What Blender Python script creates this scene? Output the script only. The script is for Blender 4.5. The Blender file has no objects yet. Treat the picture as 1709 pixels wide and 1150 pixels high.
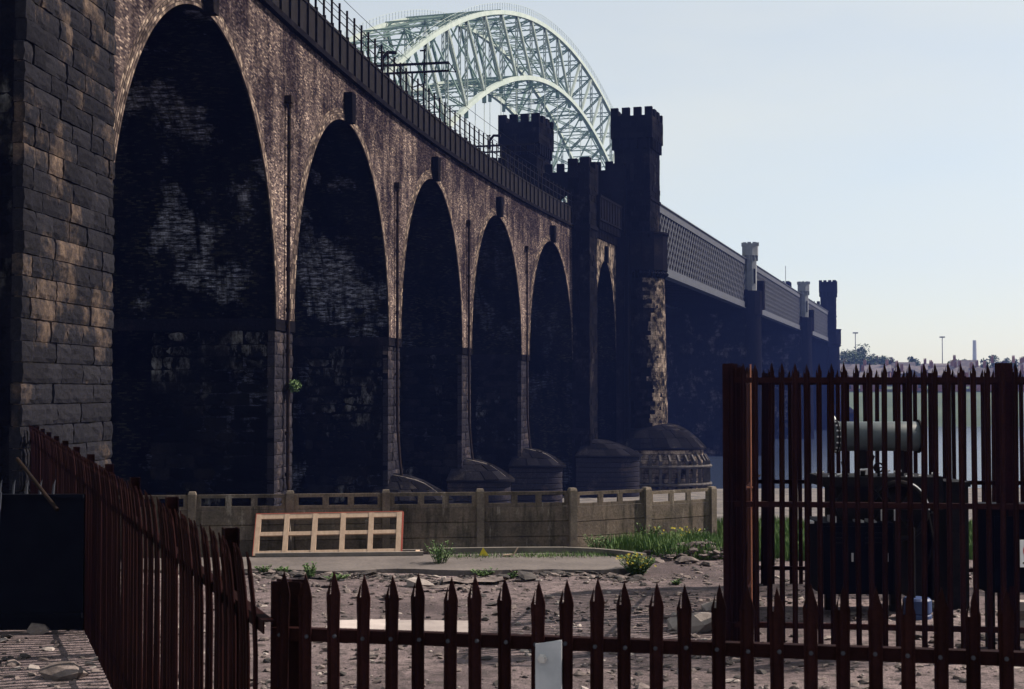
import bpy, math, random
from mathutils import Vector, noise as mnoise
R = math.radians
random.seed(7)
scene = bpy.context.scene
COL = scene.collection

# ------------------------------------------------------------------ camera
F = 2374.0                      # focal length in photo pixels (50 mm lens)
EYE = 3.2
cam_d = bpy.data.cameras.new('camera')
cam_d.sensor_width = 36.0
cam_d.lens = 36.0 * F / 1709.0
cam_d.clip_start = 0.1
cam_d.clip_end = 4000
cam_d.dof.use_dof = True
cam_d.dof.focus_distance = 70.0
cam_d.dof.aperture_fstop = 9.0
cam = bpy.data.objects.new('camera', cam_d)
cam.location = (0, 0, EYE)
cam.rotation_euler = (R(90) + math.atan(78 / F), 0, 0)
COL.objects.link(cam)
scene.camera = cam

# ------------------------------------------------------------------ sky, sun, exposure
SUN_A, SUN_E = 18.0, 43.0       # degrees ahead of due right, elevation
world = bpy.data.worlds.new('World')
scene.world = world
world.use_nodes = True
wn = world.node_tree
wn.nodes.clear()
w_out = wn.nodes.new('ShaderNodeOutputWorld')
w_bg = wn.nodes.new('ShaderNodeBackground')
w_sky = wn.nodes.new('ShaderNodeTexSky')
w_sky.sky_type = 'NISHITA'
w_sky.sun_disc = False
w_sky.sun_elevation = R(SUN_E)
w_sky.sun_rotation = R(90 - SUN_A)
w_sky.air_density = 1.0
w_sky.dust_density = 0.7
w_sky.ozone_density = 1.5
w_bg.inputs['Strength'].default_value = 0.078
w_mix = wn.nodes.new('ShaderNodeMix')          # thin even veil of summer cloud over the whole sky
w_mix.data_type = 'RGBA'
w_mix.inputs[7].default_value = (6.4, 6.25, 5.2, 1)
w_tc = wn.nodes.new('ShaderNodeTexCoord')
w_mp = wn.nodes.new('ShaderNodeMapping'); w_mp.inputs['Scale'].default_value = (1, 1, 3.5)
w_nz = wn.nodes.new('ShaderNodeTexNoise'); w_nz.inputs['Scale'].default_value = 2.6; w_nz.inputs['Detail'].default_value = 6
w_mr = wn.nodes.new('ShaderNodeMapRange')
w_mr.inputs['From Min'].default_value = .35; w_mr.inputs['From Max'].default_value = .68
w_mr.inputs['To Min'].default_value = .48; w_mr.inputs['To Max'].default_value = .68
wn.links.new(w_tc.outputs['Generated'], w_mp.inputs['Vector']); wn.links.new(w_mp.outputs[0], w_nz.inputs['Vector'])
wn.links.new(w_nz.outputs['Fac'], w_mr.inputs[0]); wn.links.new(w_mr.outputs[0], w_mix.inputs[0])
wn.links.new(w_sky.outputs[0], w_mix.inputs[6])
wn.links.new(w_mix.outputs[2], w_bg.inputs['Color'])
wn.links.new(w_bg.outputs[0], w_out.inputs['Surface'])

sun_d = bpy.data.lights.new('sun', 'SUN')
sun_d.energy = 5.0
sun_d.angle = R(0.5)
sun_d.color = (1.0, 0.87, 0.72)
sun = bpy.data.objects.new('sun', sun_d)
sv = Vector((math.cos(R(SUN_E)) * math.cos(R(SUN_A)), math.cos(R(SUN_E)) * math.sin(R(SUN_A)), math.sin(R(SUN_E))))
sun.rotation_euler = sv.to_track_quat('Z', 'Y').to_euler()
sun.location = sv * 200
COL.objects.link(sun)

scene.view_settings.view_transform = 'Standard'
scene.view_settings.look = 'None'
scene.view_settings.exposure = 0.9
scene.view_settings.gamma = 1.0
scene.cycles.use_denoising = True
scene.cycles.max_bounces = 5
scene.cycles.diffuse_bounces = 2
scene.cycles.volume_bounces = 0
scene.cycles.caustics_reflective = False
scene.cycles.caustics_refractive = False

# ------------------------------------------------------------------ helpers
class MB:
    """collects simple shapes; build() links them as one mesh object"""
    def __init__(self):
        self.v = []; self.f = []; self.uv = []; self.has_uv = False
    def add(self, vs, fs, uvs=None):
        b = len(self.v)
        self.v += [tuple(p) for p in vs]
        self.f += [tuple(b + i for i in q) for q in fs]
        if uvs is not None:
            self.has_uv = True
            self.uv += list(uvs)
        else:
            self.uv += [(p[1] * 0.98, p[2]) for p in self.v[b:]]
    def box(self, lo, hi, xf=None):
        c = [(a, b_, d) for a in (lo[0], hi[0]) for b_ in (lo[1], hi[1]) for d in (lo[2], hi[2])]
        if xf: c = [xf(*p) for p in c]
        self.add(c, [(0, 1, 3, 2), (4, 6, 7, 5), (0, 4, 5, 1), (2, 3, 7, 6), (0, 2, 6, 4), (1, 5, 7, 3)])
    def bar(self, p0, p1, w, h=None, up=Vector((0, 0, 1))):
        p0 = Vector(p0); p1 = Vector(p1); h = h or w
        d = (p1 - p0)
        if d.length < 1e-6: return
        d.normalize()
        if abs(d.dot(up)) > 0.97: up = Vector((0, 1, 0)) if abs(d.y) < .9 else Vector((1, 0, 0))
        x = d.cross(up).normalized(); y = x.cross(d).normalized()
        c = []
        for p in (p0, p1):
            for sx, sy in ((-1, -1), (1, -1), (1, 1), (-1, 1)):
                c.append(p + x * (sx * w / 2) + y * (sy * h / 2))
        self.add(c, [(3, 2, 1, 0), (4, 5, 6, 7), (0, 1, 5, 4), (1, 2, 6, 5), (2, 3, 7, 6), (3, 0, 4, 7)])
    def tube(self, pts, r, n=8, cap=True):
        pts = [Vector(p) for p in pts]
        rs = r if isinstance(r, (list, tuple)) else [r] * len(pts)
        vs = []
        for i, p in enumerate(pts):
            d = (pts[min(i + 1, len(pts) - 1)] - pts[max(i - 1, 0)]).normalized()
            up = Vector((0, 0, 1)) if abs(d.z) < .95 else Vector((0, 1, 0))
            x = d.cross(up).normalized(); y = x.cross(d)
            for k in range(n):
                a = 2 * math.pi * k / n
                vs.append(p + (x * math.cos(a) + y * math.sin(a)) * rs[i])
        fs = []
        for i in range(len(pts) - 1):
            for k in range(n):
                fs.append((i * n + k, i * n + (k + 1) % n, (i + 1) * n + (k + 1) % n, (i + 1) * n + k))
        if cap:
            fs.append(tuple(reversed(range(n)))); fs.append(tuple((len(pts) - 1) * n + k for k in range(n)))
        self.add(vs, fs)
    def lathe(self, prof, c, n=24, a0=0.0, a1=2 * math.pi, cap=False):
        full = abs(a1 - a0 - 2 * math.pi) < 1e-6
        m = n if full else n + 1
        vs = []
        for r, z in prof:
            for k in range(m):
                a = a0 + (a1 - a0) * k / n
                vs.append((c[0] + r * math.cos(a), c[1] + r * math.sin(a), z))
        fs = []
        for i in range(len(prof) - 1):
            for k in range(n):
                k2 = (k + 1) % m if full else k + 1
                fs.append((i * m + k, i * m + k2, (i + 1) * m + k2, (i + 1) * m + k))
        if cap:
            fs.append(tuple((len(prof) - 1) * m + k for k in range(m)))
        self.add(vs, fs)
    def cutwater(self, prof, c, out, rt_k, n=40, a0=-1.75, a1=1.75):
        """rounded base, elongated along `out`: radius r outwards, r * rt_k sideways"""
        out = Vector(out).normalized(); sd = Vector((-out.y, out.x))
        vs = []
        for r, z in prof:
            for k in range(n + 1):
                a = a0 + (a1 - a0) * k / n
                q = Vector((c[0], c[1])) + out * (r * math.cos(a)) + sd * (r * rt_k * math.sin(a))
                vs.append((q.x, q.y, z))
        m = n + 1
        self.add(vs, [(i * m + k, i * m + k + 1, (i + 1) * m + k + 1, (i + 1) * m + k) for i in range(len(prof) - 1) for k in range(n)])
    def cap_stones(self, prof, c, out, rt_k, sect=.34, proud=.06, a0=-1.7, a1=1.7):
        """wedge stones laid over a rounded base; prof is a list of (radius, height) rings from rim to top"""
        out = Vector(out).normalized(); sd = Vector((-out.y, out.x)); c = Vector((c[0], c[1]))
        def P(r, a, z):
            q = c + out * (r * math.cos(a)) + sd * (r * rt_k * math.sin(a)); return (q.x, q.y, z)
        for i in range(len(prof) - 1):
            (ra, za), (rb, zb) = prof[i], prof[i + 1]
            a = a0 + (i % 2) * sect * .5
            while a < a1:
                e = min(a1, a + sect * random.uniform(.75, 1.25)); h = random.uniform(.012, proud); g = .012
                n = 3; top = []; bot = []
                for r, z in ((ra - .015, za + .01), (rb + .015, zb - .01)):
                    for k in range(n + 1):
                        q = a + g + (e - a - 2 * g) * k / n
                        top.append(P(r + h * .5, q, z + h)); bot.append(P(r - .03, q, z - .04))
                m = n + 1
                fs = [(k, k + 1, m + k + 1, m + k) for k in range(n)]
                fs += [(k + 1, k, 2 * m + k, 2 * m + k + 1) for k in range(n)] + [(m + k, m + k + 1, 3 * m + k + 1, 3 * m + k) for k in range(n)]
                fs += [(0, m, 3 * m, 2 * m), (n + m, n, 2 * m + n, 3 * m + n)]
                self.add(top + bot, fs)
                a = e
    def prism(self, poly, z0, z1, xf=None):
        n = len(poly)
        vs = [(p[0], p[1], z0) for p in poly] + [(p[0], p[1], z1) for p in poly]
        if xf: vs = [xf(*p) for p in vs]
        fs = [tuple(reversed(range(n))), tuple(range(n, 2 * n))]
        for i in range(n):
            j = (i + 1) % n
            fs.append((i, j, n + j, n + i))
        self.add(vs, fs)
    def build(self, name, mat, parent=None, smooth=False, fix=True):
        me = bpy.data.meshes.new(name)
        me.from_pydata(self.v, [], self.f)
        if self.has_uv:
            ul = me.uv_layers.new(name='UVMap')
            uv = self.uv
            flat = []
            for l in me.loops:
                flat += uv[l.vertex_index]
            ul.data.foreach_set('uv', flat)
        me.materials.append(mat)
        if smooth:
            me.polygons.foreach_set('use_smooth', [True] * len(me.polygons))
        me.update()
        if fix:
            import bmesh
            bm = bmesh.new(); bm.from_mesh(me)
            bmesh.ops.recalc_face_normals(bm, faces=bm.faces)
            bm.to_mesh(me); bm.free()
        return link(name, me, parent)

WL = {}                                   # world location of every object made here
def link(name, data, parent=None, loc=(0, 0, 0)):
    o = bpy.data.objects.new(name, data)
    COL.objects.link(o)
    put(o, parent, loc)
    return o
def put(o, parent, loc):
    loc = Vector(loc)
    if parent is not None:
        o.parent = parent
        o.location = loc - WL[parent]
    else:
        o.location = loc
    WL[o] = loc
def empty(name, loc, label, cat, group=None):
    o = link(name, None, None, loc)
    o.empty_display_size = 0.3
    return tag(o, label, cat, group)
def tag(o, label=None, cat=None, group=None, kind=None):
    if label: o['label'] = label
    if cat: o['category'] = cat
    if group: o['group'] = group
    if kind: o['kind'] = kind
    return o
def piece(name, mesh, parent, loc, rz=0.0, scale=(1, 1, 1)):
    o = link(name, mesh, parent, loc)
    o.rotation_euler = (0, 0, rz); o.scale = scale
    return o
def smoothstep(a, b, x):
    t = max(0.0, min(1.0, (x - a) / (b - a)))
    return t * t * (3 - 2 * t)
def at(px, py, Y):
    """world point seen at a photo pixel when its depth is Y (used for laying the place out)"""
    return Vector(((px - 854.5) / F * Y, Y, EYE + (653 - py) / F * Y))

# ------------------------------------------------------------------ materials
def new_mat(name):
    m = bpy.data.materials.new(name); m.use_nodes = True
    nt = m.node_tree
    b = nt.nodes['Principled BSDF']
    return m, nt, b
def nd(nt, t, **kw):
    n = nt.nodes.new(t)
    for k, v in kw.items():
        if k in n.inputs: n.inputs[k].default_value = v
        else: setattr(n, k, v)
    return n
def ramp(nt, src, p0, p1, c0=(0, 0, 0, 1), c1=(1, 1, 1, 1)):
    r = nt.nodes.new('ShaderNodeValToRGB')
    r.color_ramp.elements[0].position = p0; r.color_ramp.elements[1].position = p1
    r.color_ramp.elements[0].color = c0; r.color_ramp.elements[1].color = c1
    nt.links.new(src, r.inputs[0])
    return r.outputs[0]
def mix(nt, fac, a, b, mode='MIX'):
    n = nt.nodes.new('ShaderNodeMix'); n.data_type = 'RGBA'; n.blend_type = mode
    for sock, val in ((n.inputs[0], fac), (n.inputs[6], a), (n.inputs[7], b)):
        if hasattr(val, 'links'): nt.links.new(val, sock)
        elif isinstance(val, (int, float)): sock.default_value = val
        else: sock.default_value = (*val[:3], 1)
    return n.outputs[2]
def noise_tex(nt, vec, scale, detail=5, rough=.6, stretch=None):
    if stretch:
        mp = nt.nodes.new('ShaderNodeMapping'); mp.inputs['Scale'].default_value = stretch
        nt.links.new(vec, mp.inputs['Vector']); vec = mp.outputs[0]
    n = nd(nt, 'ShaderNodeTexNoise', Scale=scale, Detail=detail, Roughness=rough)
    nt.links.new(vec, n.inputs['Vector'])
    return n.outputs['Fac']
def pos(nt):
    return nt.nodes.new('ShaderNodeNewGeometry').outputs['Position']
def bump(nt, b, h, strength, dist):
    n = nd(nt, 'ShaderNodeBump', Strength=strength, Distance=dist)
    nt.links.new(h, n.inputs['Height']); nt.links.new(n.outputs[0], b.inputs['Normal'])
def simple(name, c1, c2, scale=2.0, rough=.8, bs=.3, bd=.02, spec=.25, rand=0.0, metal=0.0, stretch=None, lo=.35, hi=.68, fine=None):
    m, nt, b = new_mat(name)
    p = pos(nt)
    n = noise_tex(nt, p, scale, 6, .65, stretch)
    c = mix(nt, ramp(nt, n, lo, hi), c1, c2)
    if fine:
        n2 = noise_tex(nt, p, fine, 3, .7)
        c = mix(nt, 1.0, c, ramp(nt, n2, .3, .7, (.72, .72, .72, 1), (1.2, 1.2, 1.2, 1)), 'MULTIPLY')
    if rand:
        oi = nt.nodes.new('ShaderNodeObjectInfo')
        rr = ramp(nt, oi.outputs['Random'], 0, 1, (1 - rand,) * 3 + (1,), (1 + rand,) * 3 + (1,))
        c = mix(nt, 1.0, c, rr, 'MULTIPLY')
    nt.links.new(c, b.inputs['Base Color'])
    b.inputs['Roughness'].default_value = rough
    b.inputs['Specular IOR Level'].default_value = spec
    b.inputs['Metallic'].default_value = metal
    if bs: bump(nt, b, noise_tex(nt, p, scale * 6, 4, .7), bs, bd)
    return m

def brick_mat(name, dark, light, mortar, soot_lo, soot_hi, eff=0.0, bias=-.3, top_soot=True, patches=()):
    m, nt, b = new_mat(name)
    uv = nt.nodes.new('ShaderNodeUVMap').outputs[0]
    p = pos(nt)
    br = nd(nt, 'ShaderNodeTexBrick', Scale=1.0, Bias=bias)
    br.inputs['Brick Width'].default_value = .235; br.inputs['Row Height'].default_value = .078
    br.inputs['Mortar Size'].default_value = .009; br.inputs['Mortar Smooth'].default_value = .3
    br.inputs['Color1'].default_value = (*dark, 1); br.inputs['Color2'].default_value = (*light, 1)
    br.inputs['Mortar'].default_value = (*mortar, 1)
    nt.links.new(uv, br.inputs['Vector'])
    c = br.outputs['Color']
    # bright scuffed bricks scattered in streaks
    b2 = nd(nt, 'ShaderNodeTexBrick', Scale=1.0, Bias=0.0)
    b2.inputs['Brick Width'].default_value = .235; b2.inputs['Row Height'].default_value = .078
    b2.inputs['Mortar Size'].default_value = .009; b2.inputs['Mortar Smooth'].default_value = .3
    b2.inputs['Color1'].default_value = (0, 0, 0, 1); b2.inputs['Color2'].default_value = (1, 1, 1, 1); b2.inputs['Mortar'].default_value = (0, 0, 0, 1)
    mo = nt.nodes.new('ShaderNodeMapping'); mo.inputs['Location'].default_value = (23.5, 7.8, 0)
    nt.links.new(uv, mo.inputs['Vector']); nt.links.new(mo.outputs[0], b2.inputs['Vector'])
    fl = noise_tex(nt, uv, 1.1, 4, .7)
    flm = mix(nt, 1.0, ramp(nt, b2.outputs['Color'], .62, .9), ramp(nt, fl, .40, .58), 'MULTIPLY')
    c = mix(nt, flm, c, (min(1, light[0] * 1.7 + .02), min(1, light[1] * 1.75 + .02), light[2] * 1.75))
    # soot in large clouds and vertical runs
    s1 = noise_tex(nt, uv, .22, 5, .6)
    s2 = noise_tex(nt, uv, .8, 5, .6, (1.0, .16, 1))
    mul = nt.nodes.new('ShaderNodeMath'); mul.operation = 'ADD'
    nt.links.new(s1, mul.inputs[0]); nt.links.new(s2, mul.inputs[1])
    hal = nt.nodes.new('ShaderNodeMath'); hal.operation = 'MULTIPLY'; hal.inputs[1].default_value = .5
    nt.links.new(mul.outputs[0], hal.inputs[0])
    if top_soot:
        sy = nt.nodes.new('ShaderNodeSeparateXYZ'); nt.links.new(uv, sy.inputs[0])
        mr = nd(nt, 'ShaderNodeMapRange'); mr.inputs['From Min'].default_value = 9.0; mr.inputs['From Max'].default_value = 20.0
        mr.inputs['To Min'].default_value = .03; mr.inputs['To Max'].default_value = -.07
        nt.links.new(sy.outputs[1], mr.inputs[0])
        ad = nt.nodes.new('ShaderNodeMath'); ad.operation = 'ADD'
        nt.links.new(hal.outputs[0], ad.inputs[0]); nt.links.new(mr.outputs[0], ad.inputs[1]); hal = ad
    sf = ramp(nt, hal.outputs[0], soot_lo, soot_hi, (.17, .17, .22, 1), (1, 1, 1, 1))
    c = mix(nt, 1.0, c, sf, 'MULTIPLY')
    if eff:
        e1 = noise_tex(nt, uv, .19, 6, .68, (1.0, .8, 1))
        for (pu, pv, ru, rv) in patches:           # where lime has bled through
            mp = nt.nodes.new('ShaderNodeMapping'); mp.vector_type = 'TEXTURE'
            mp.inputs['Location'].default_value = (pu, pv, 0); mp.inputs['Scale'].default_value = (ru, rv, 1)
            nt.links.new(uv, mp.inputs['Vector'])
            ln = nt.nodes.new('ShaderNodeVectorMath'); ln.operation = 'LENGTH'; nt.links.new(mp.outputs[0], ln.inputs[0])
            m1 = nd(nt, 'ShaderNodeMapRange'); m1.inputs['From Min'].default_value = .3; m1.inputs['From Max'].default_value = 1.3
            m1.inputs['To Min'].default_value = .15; m1.inputs['To Max'].default_value = 0.0
            nt.links.new(ln.outputs['Value'], m1.inputs[0])
            a3 = nt.nodes.new('ShaderNodeMath'); a3.operation = 'ADD'; nt.links.new(e1, a3.inputs[0]); nt.links.new(m1.outputs[0], a3.inputs[1]); e1 = a3.outputs[0]
        e2 = noise_tex(nt, uv, 2.4, 6, .8, (.45, 2.6, 1))
        e3 = noise_tex(nt, uv, 1.1, 5, .7, (2.2, .35, 1))
        em = mix(nt, 1.0, ramp(nt, e1, .55, .61), ramp(nt, e2, .44, .58), 'MULTIPLY')
        em = mix(nt, 1.0, em, ramp(nt, e3, .36, .56), 'MULTIPLY')
        em = mix(nt, 1.0, em, ramp(nt, b2.outputs['Color'], .15, .55, (.25, .25, .25, 1)), 'MULTIPLY')
        c = mix(nt, em, c, (eff * .85, eff * .9, eff * 1.15))
    nt.links.new(c, b.inputs['Base Color'])
    b.inputs['Roughness'].default_value = .85
    b.inputs['Specular IOR Level'].default_value = .0
    hm = mix(nt, .5, br.outputs['Color'], noise_tex(nt, uv, 14, 3, .7))
    bump(nt, b, hm, .8, .03)
    return m

def stone_mat(name, dark, light, lo=.5, hi=.72, rand=.35, eff=0.0, scale=.55, islands=False):
    """soot-black gritstone with paler rubbed patches"""
    m, nt, b = new_mat(name)
    p = pos(nt)
    n1 = noise_tex(nt, p, scale, 6, .72, (1, 1, .8))
    oi = nt.nodes.new('ShaderNodeObjectInfo')
    ad = nt.nodes.new('ShaderNodeMath'); ad.operation = 'MULTIPLY_ADD'
    nt.links.new(oi.outputs['Random'], ad.inputs[0]); ad.inputs[1].default_value = .09; ad.inputs[2].default_value = -.045
    a2 = nt.nodes.new('ShaderNodeMath'); a2.operation = 'ADD'
    nt.links.new(n1, a2.inputs[0]); nt.links.new(ad.outputs[0], a2.inputs[1])
    c = mix(nt, ramp(nt, a2.outputs[0], lo, hi), dark, light)
    isl = nt.nodes.new('ShaderNodeNewGeometry').outputs['Random Per Island']
    c = mix(nt, 1.0, c, ramp(nt, isl, 0, 1, (.55, .55, .55, 1), (1.5, 1.45, 1.4, 1)) if islands else (1, 1, 1), 'MULTIPLY')
    n2 = noise_tex(nt, p, 9, 4, .75)
    c = mix(nt, 1.0, c, ramp(nt, n2, .3, .7, (.6, .6, .6, 1), (1.35, 1.35, 1.35, 1)), 'MULTIPLY')
    rr = ramp(nt, oi.outputs['Random'], 0, 1, (1 - rand,) * 3 + (1,), (1 + rand,) * 3 + (1,))
    c = mix(nt, 1.0, c, rr, 'MULTIPLY')
    if eff:
        e1 = noise_tex(nt, p, .22, 6, .7, (1, 1, .7))
        e2 = noise_tex(nt, p, 2.6, 5, .75, (1, 1, .45))
        em = mix(nt, 1.0, ramp(nt, e1, .52, .62), ramp(nt, e2, .46, .66), 'MULTIPLY')
        c = mix(nt, em, c, (eff, eff, eff * 1.05))
    nt.links.new(c, b.inputs['Base Color'])
    b.inputs['Roughness'].default_value = .85
    b.inputs['Specular IOR Level'].default_value = .0
    bump(nt, b, noise_tex(nt, p, 7, 5, .75), .7, .06)
    return m

M = {}
M['brick'] = brick_mat('sooty_brick', (.05, .039, .042), (.235, .175, .155), (.085, .068, .066), .42, .60)
M['ring'] = brick_mat('ring_brick', (.05, .039, .038), (.20, .15, .13), (.04, .034, .032), .36, .56, top_soot=False)
M['soffit'] = brick_mat('soffit_brick', (.0035, .0035, .0045), (.009, .008, .009), (.0045, .0045, .005), .40, .60, eff=.40, top_soot=False)  # far darker than the face brick: shade put into the colour
M['soffit_plain'] = brick_mat('soffit_brick_black', (.0035, .0035, .0045), (.009, .008, .009), (.0045, .0045, .005), .40, .60, eff=.07, top_soot=False)  # near-black, with the shade under the arches put into the colour
M['stone'] = stone_mat('soot_stone', (.015, .015, .019), (.12, .086, .066), .53, .78, rand=.22)
M['mortar'] = stone_mat('old_mortar', (.025, .022, .022), (.16, .125, .10), .45, .66, rand=0)
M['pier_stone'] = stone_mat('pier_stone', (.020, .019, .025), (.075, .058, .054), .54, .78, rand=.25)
M['jamb_stone'] = stone_mat('jamb_stone', (.004, .004, .005), (.012, .011, .012), .5, .75, eff=.13)  # shaded copy of the pier stone, arch shade put into the colour
M['castle'] = stone_mat('castle_stone', (.006, .0058, .008), (.024, .020, .020), .58, .82, rand=.1)
M['castle_pale'] = stone_mat('castle_pale_stone', (.014, .013, .014), (.34, .275, .23), .42, .66, rand=.2, scale=.9, islands=True)  # pale tone lifted to paint the sunlit strip on the cutwater
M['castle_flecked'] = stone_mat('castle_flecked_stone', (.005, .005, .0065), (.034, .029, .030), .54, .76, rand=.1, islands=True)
M['cap_stone'] = stone_mat('cap_stone', (.009, .009, .012), (.05, .045, .046), .55, .78, rand=.1, islands=True)
M['bridge_pier'] = stone_mat('bridge_pier_stone', (.006, .006, .008), (.13, .11, .11), .50, .72, rand=.1, islands=True)
M['dome'] = stone_mat('dome_stone', (.008, .008, .011), (.022, .020, .023), .55, .8, rand=.1)
M['iron'] = simple('black_iron', (.007, .0065, .008), (.014, .012, .014), 3, .7, .2, .01, spec=.02)
M['pipe'] = simple('pipe_iron', (.008, .007, .007), (.022, .014, .012), 4, .65, .2, .01, spec=.02)
M['lattice'] = simple('girder_paint', (.024, .028, .042), (.045, .049, .067), 1.2, .7, .15, .02)
M['turret'] = simple('turret_paint', (.125, .135, .15), (.185, .195, .21), .8, .8, .2, .02)
M['arch'] = simple('arch_paint', (.28, .34, .315), (.37, .42, .395), .4, .55, .0)
M['arch_green'] = simple('arch_green_paint', (.13, .21, .185), (.20, .275, .25), .4, .6, .0)
M['fence'] = simple('maroon_paint', (.012, .0050, .0055), (.021, .0076, .0079), 3.5, .6, .15, .005, fine=40, rand=.3, spec=.02)
M['fence_dark'] = simple('maroon_darker', (.009, .0036, .004), (.016, .0054, .0056), 3.5, .65, .15, .005, fine=40, rand=.3, spec=.02)  # a darker tone of the maroon paint
def concrete_mat(name, c1, c2):
    m, nt, b = new_mat(name)
    p = pos(nt)
    c = mix(nt, ramp(nt, noise_tex(nt, p, 1.3, 6, .65), .35, .68), c1, c2)
    run = noise_tex(nt, p, 2.2, 5, .7, (2.2, 2.2, .28))
    c = mix(nt, ramp(nt, run, .50, .68), c, (.035, .033, .028))
    run2 = noise_tex(nt, p, 3.0, 5, .7, (2.6, 2.6, .5))
    c = mix(nt, ramp(nt, run2, .60, .74), c, (.26, .235, .21))
    grn = noise_tex(nt, p, .9, 4, .6)
    c = mix(nt, ramp(nt, grn, .56, .78), c, (.05, .047, .034))
    c = mix(nt, 1.0, c, ramp(nt, noise_tex(nt, p, 24, 3, .7), .3, .7, (.7, .7, .7, 1), (1.25, 1.25, 1.25, 1)), 'MULTIPLY')
    oi = nt.nodes.new('ShaderNodeObjectInfo')
    c = mix(nt, 1.0, c, ramp(nt, oi.outputs['Random'], 0, 1, (.78, .76, .76, 1), (1.22, 1.2, 1.15, 1)), 'MULTIPLY')
    nt.links.new(c, b.inputs['Base Color'])
    b.inputs['Roughness'].default_value = .9; b.inputs['Specular IOR Level'].default_value = .1
    bump(nt, b, noise_tex(nt, p, 18, 4, .75), .6, .02)
    return m
M['concrete'] = concrete_mat('panel_concrete', (.075, .065, .058), (.16, .13, .108))
M['post_concrete'] = simple('post_concrete', (.085, .07, .06), (.165, .135, .11), 2.0, .9, .5, .02, fine=25)
M['wood'] = simple('raw_timber', (.36, .255, .19), (.48, .355, .27), 3.0, .75, .25, .005, stretch=(6, 6, .6))
M['wood_red'] = simple('red_primer', (.26, .06, .045), (.36, .09, .06), 4, .7, .2, .005)
M['wood_old'] = simple('weathered_timber', (.11, .10, .095), (.20, .175, .16), 3, .85, .3, .01)
M['steel'] = simple('galvanised_plate', (.33, .35, .40), (.48, .50, .55), 5, .5, .15, .004, metal=.3)
M['navy'] = simple('navy_paint', (.0025, .003, .006), (.005, .006, .011), 3, .5, .1, .004, spec=.02)
M['tank'] = simple('tank_paint', (.042, .054, .064), (.07, .086, .098), 5, .45, .1, .004)
M['black'] = simple('oily_black', (.006, .006, .007), (.014, .012, .013), 6, .5, .2, .005, spec=.02)
M['bright'] = simple('bare_metal', (.42, .42, .44), (.6, .6, .62), 8, .35, .1, .003, metal=.5)
M['blue'] = simple('blue_plastic', (.02, .035, .10), (.03, .055, .14), 4, .5, .1, .004)
M['white'] = simple('white_enamel', (.62, .62, .64), (.74, .74, .75), 4, .45, .0)
M['red'] = simple('red_enamel', (.5, .03, .03), (.6, .05, .05), 4, .45, .0)
M['leaf'] = simple('weed_leaf', (.03, .066, .018), (.08, .135, .042), 9, .7, 0)
M['grassblade'] = simple('grass_blade', (.032, .085, .018), (.10, .15, .045), 2.2, .7, 0)
M['yellow'] = simple('yellow_petal', (.42, .33, .02), (.55, .44, .04), 9, .7, 0)
M['rubble'] = simple('rubble_stone', (.045, .036, .037), (.2, .165, .16), 2.6, .9, .5, .02, fine=18)
M['pale_stone'] = simple('pale_stone', (.19, .165, .16), (.30, .265, .255), 4, .9, .5, .02)
M['dark_rubble'] = simple('dark_cinder', (.018, .017, .019), (.06, .052, .052), 5, .9, .5, .02)
M['sheet'] = simple('pale_sheet', (.30, .26, .255), (.42, .37, .36), 3, .7, .1, .005)
M['path'] = simple('worn_concrete_path', (.07, .061, .062), (.115, .1, .098), .9, .9, .5, .02, fine=16)
M['kerb'] = simple('kerb_concrete', (.08, .073, .068), (.15, .135, .12), 2, .9, .4, .02)
M['timber_fender'] = simple('fender_timber', (.025, .023, .024), (.08, .07, .068), 2, .9, .3, .02)
M['house_brick'] = simple('house_brick', (.16, .08, .06), (.27, .15, .11), .5, .9, .0, rand=.3)
M['house_roof'] = simple('slate_roof', (.07, .065, .075), (.14, .12, .12), .6, .85, .0, rand=.35)
M['glass'] = simple('window_glass', (.03, .035, .04), (.05, .055, .06), 1, .2, .0, spec=.5)
M['tree'] = simple('far_foliage', (.035, .06, .025), (.07, .105, .045), .6, .8, .0)
M['bark'] = simple('bark', (.05, .04, .03), (.09, .07, .05), 3, .9, .2, .02)
M['far_green'] = simple('far_grass', (.035, .055, .035), (.06, .085, .05), .05, .95, .0)
M['mast'] = simple('grey_mast', (.2, .2, .21), (.26, .26, .27), 1, .6, .0)
M['chimney'] = simple('pale_chimney_concrete', (.42, .42, .42), (.5, .5, .5), .1, .8, .0)

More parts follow.
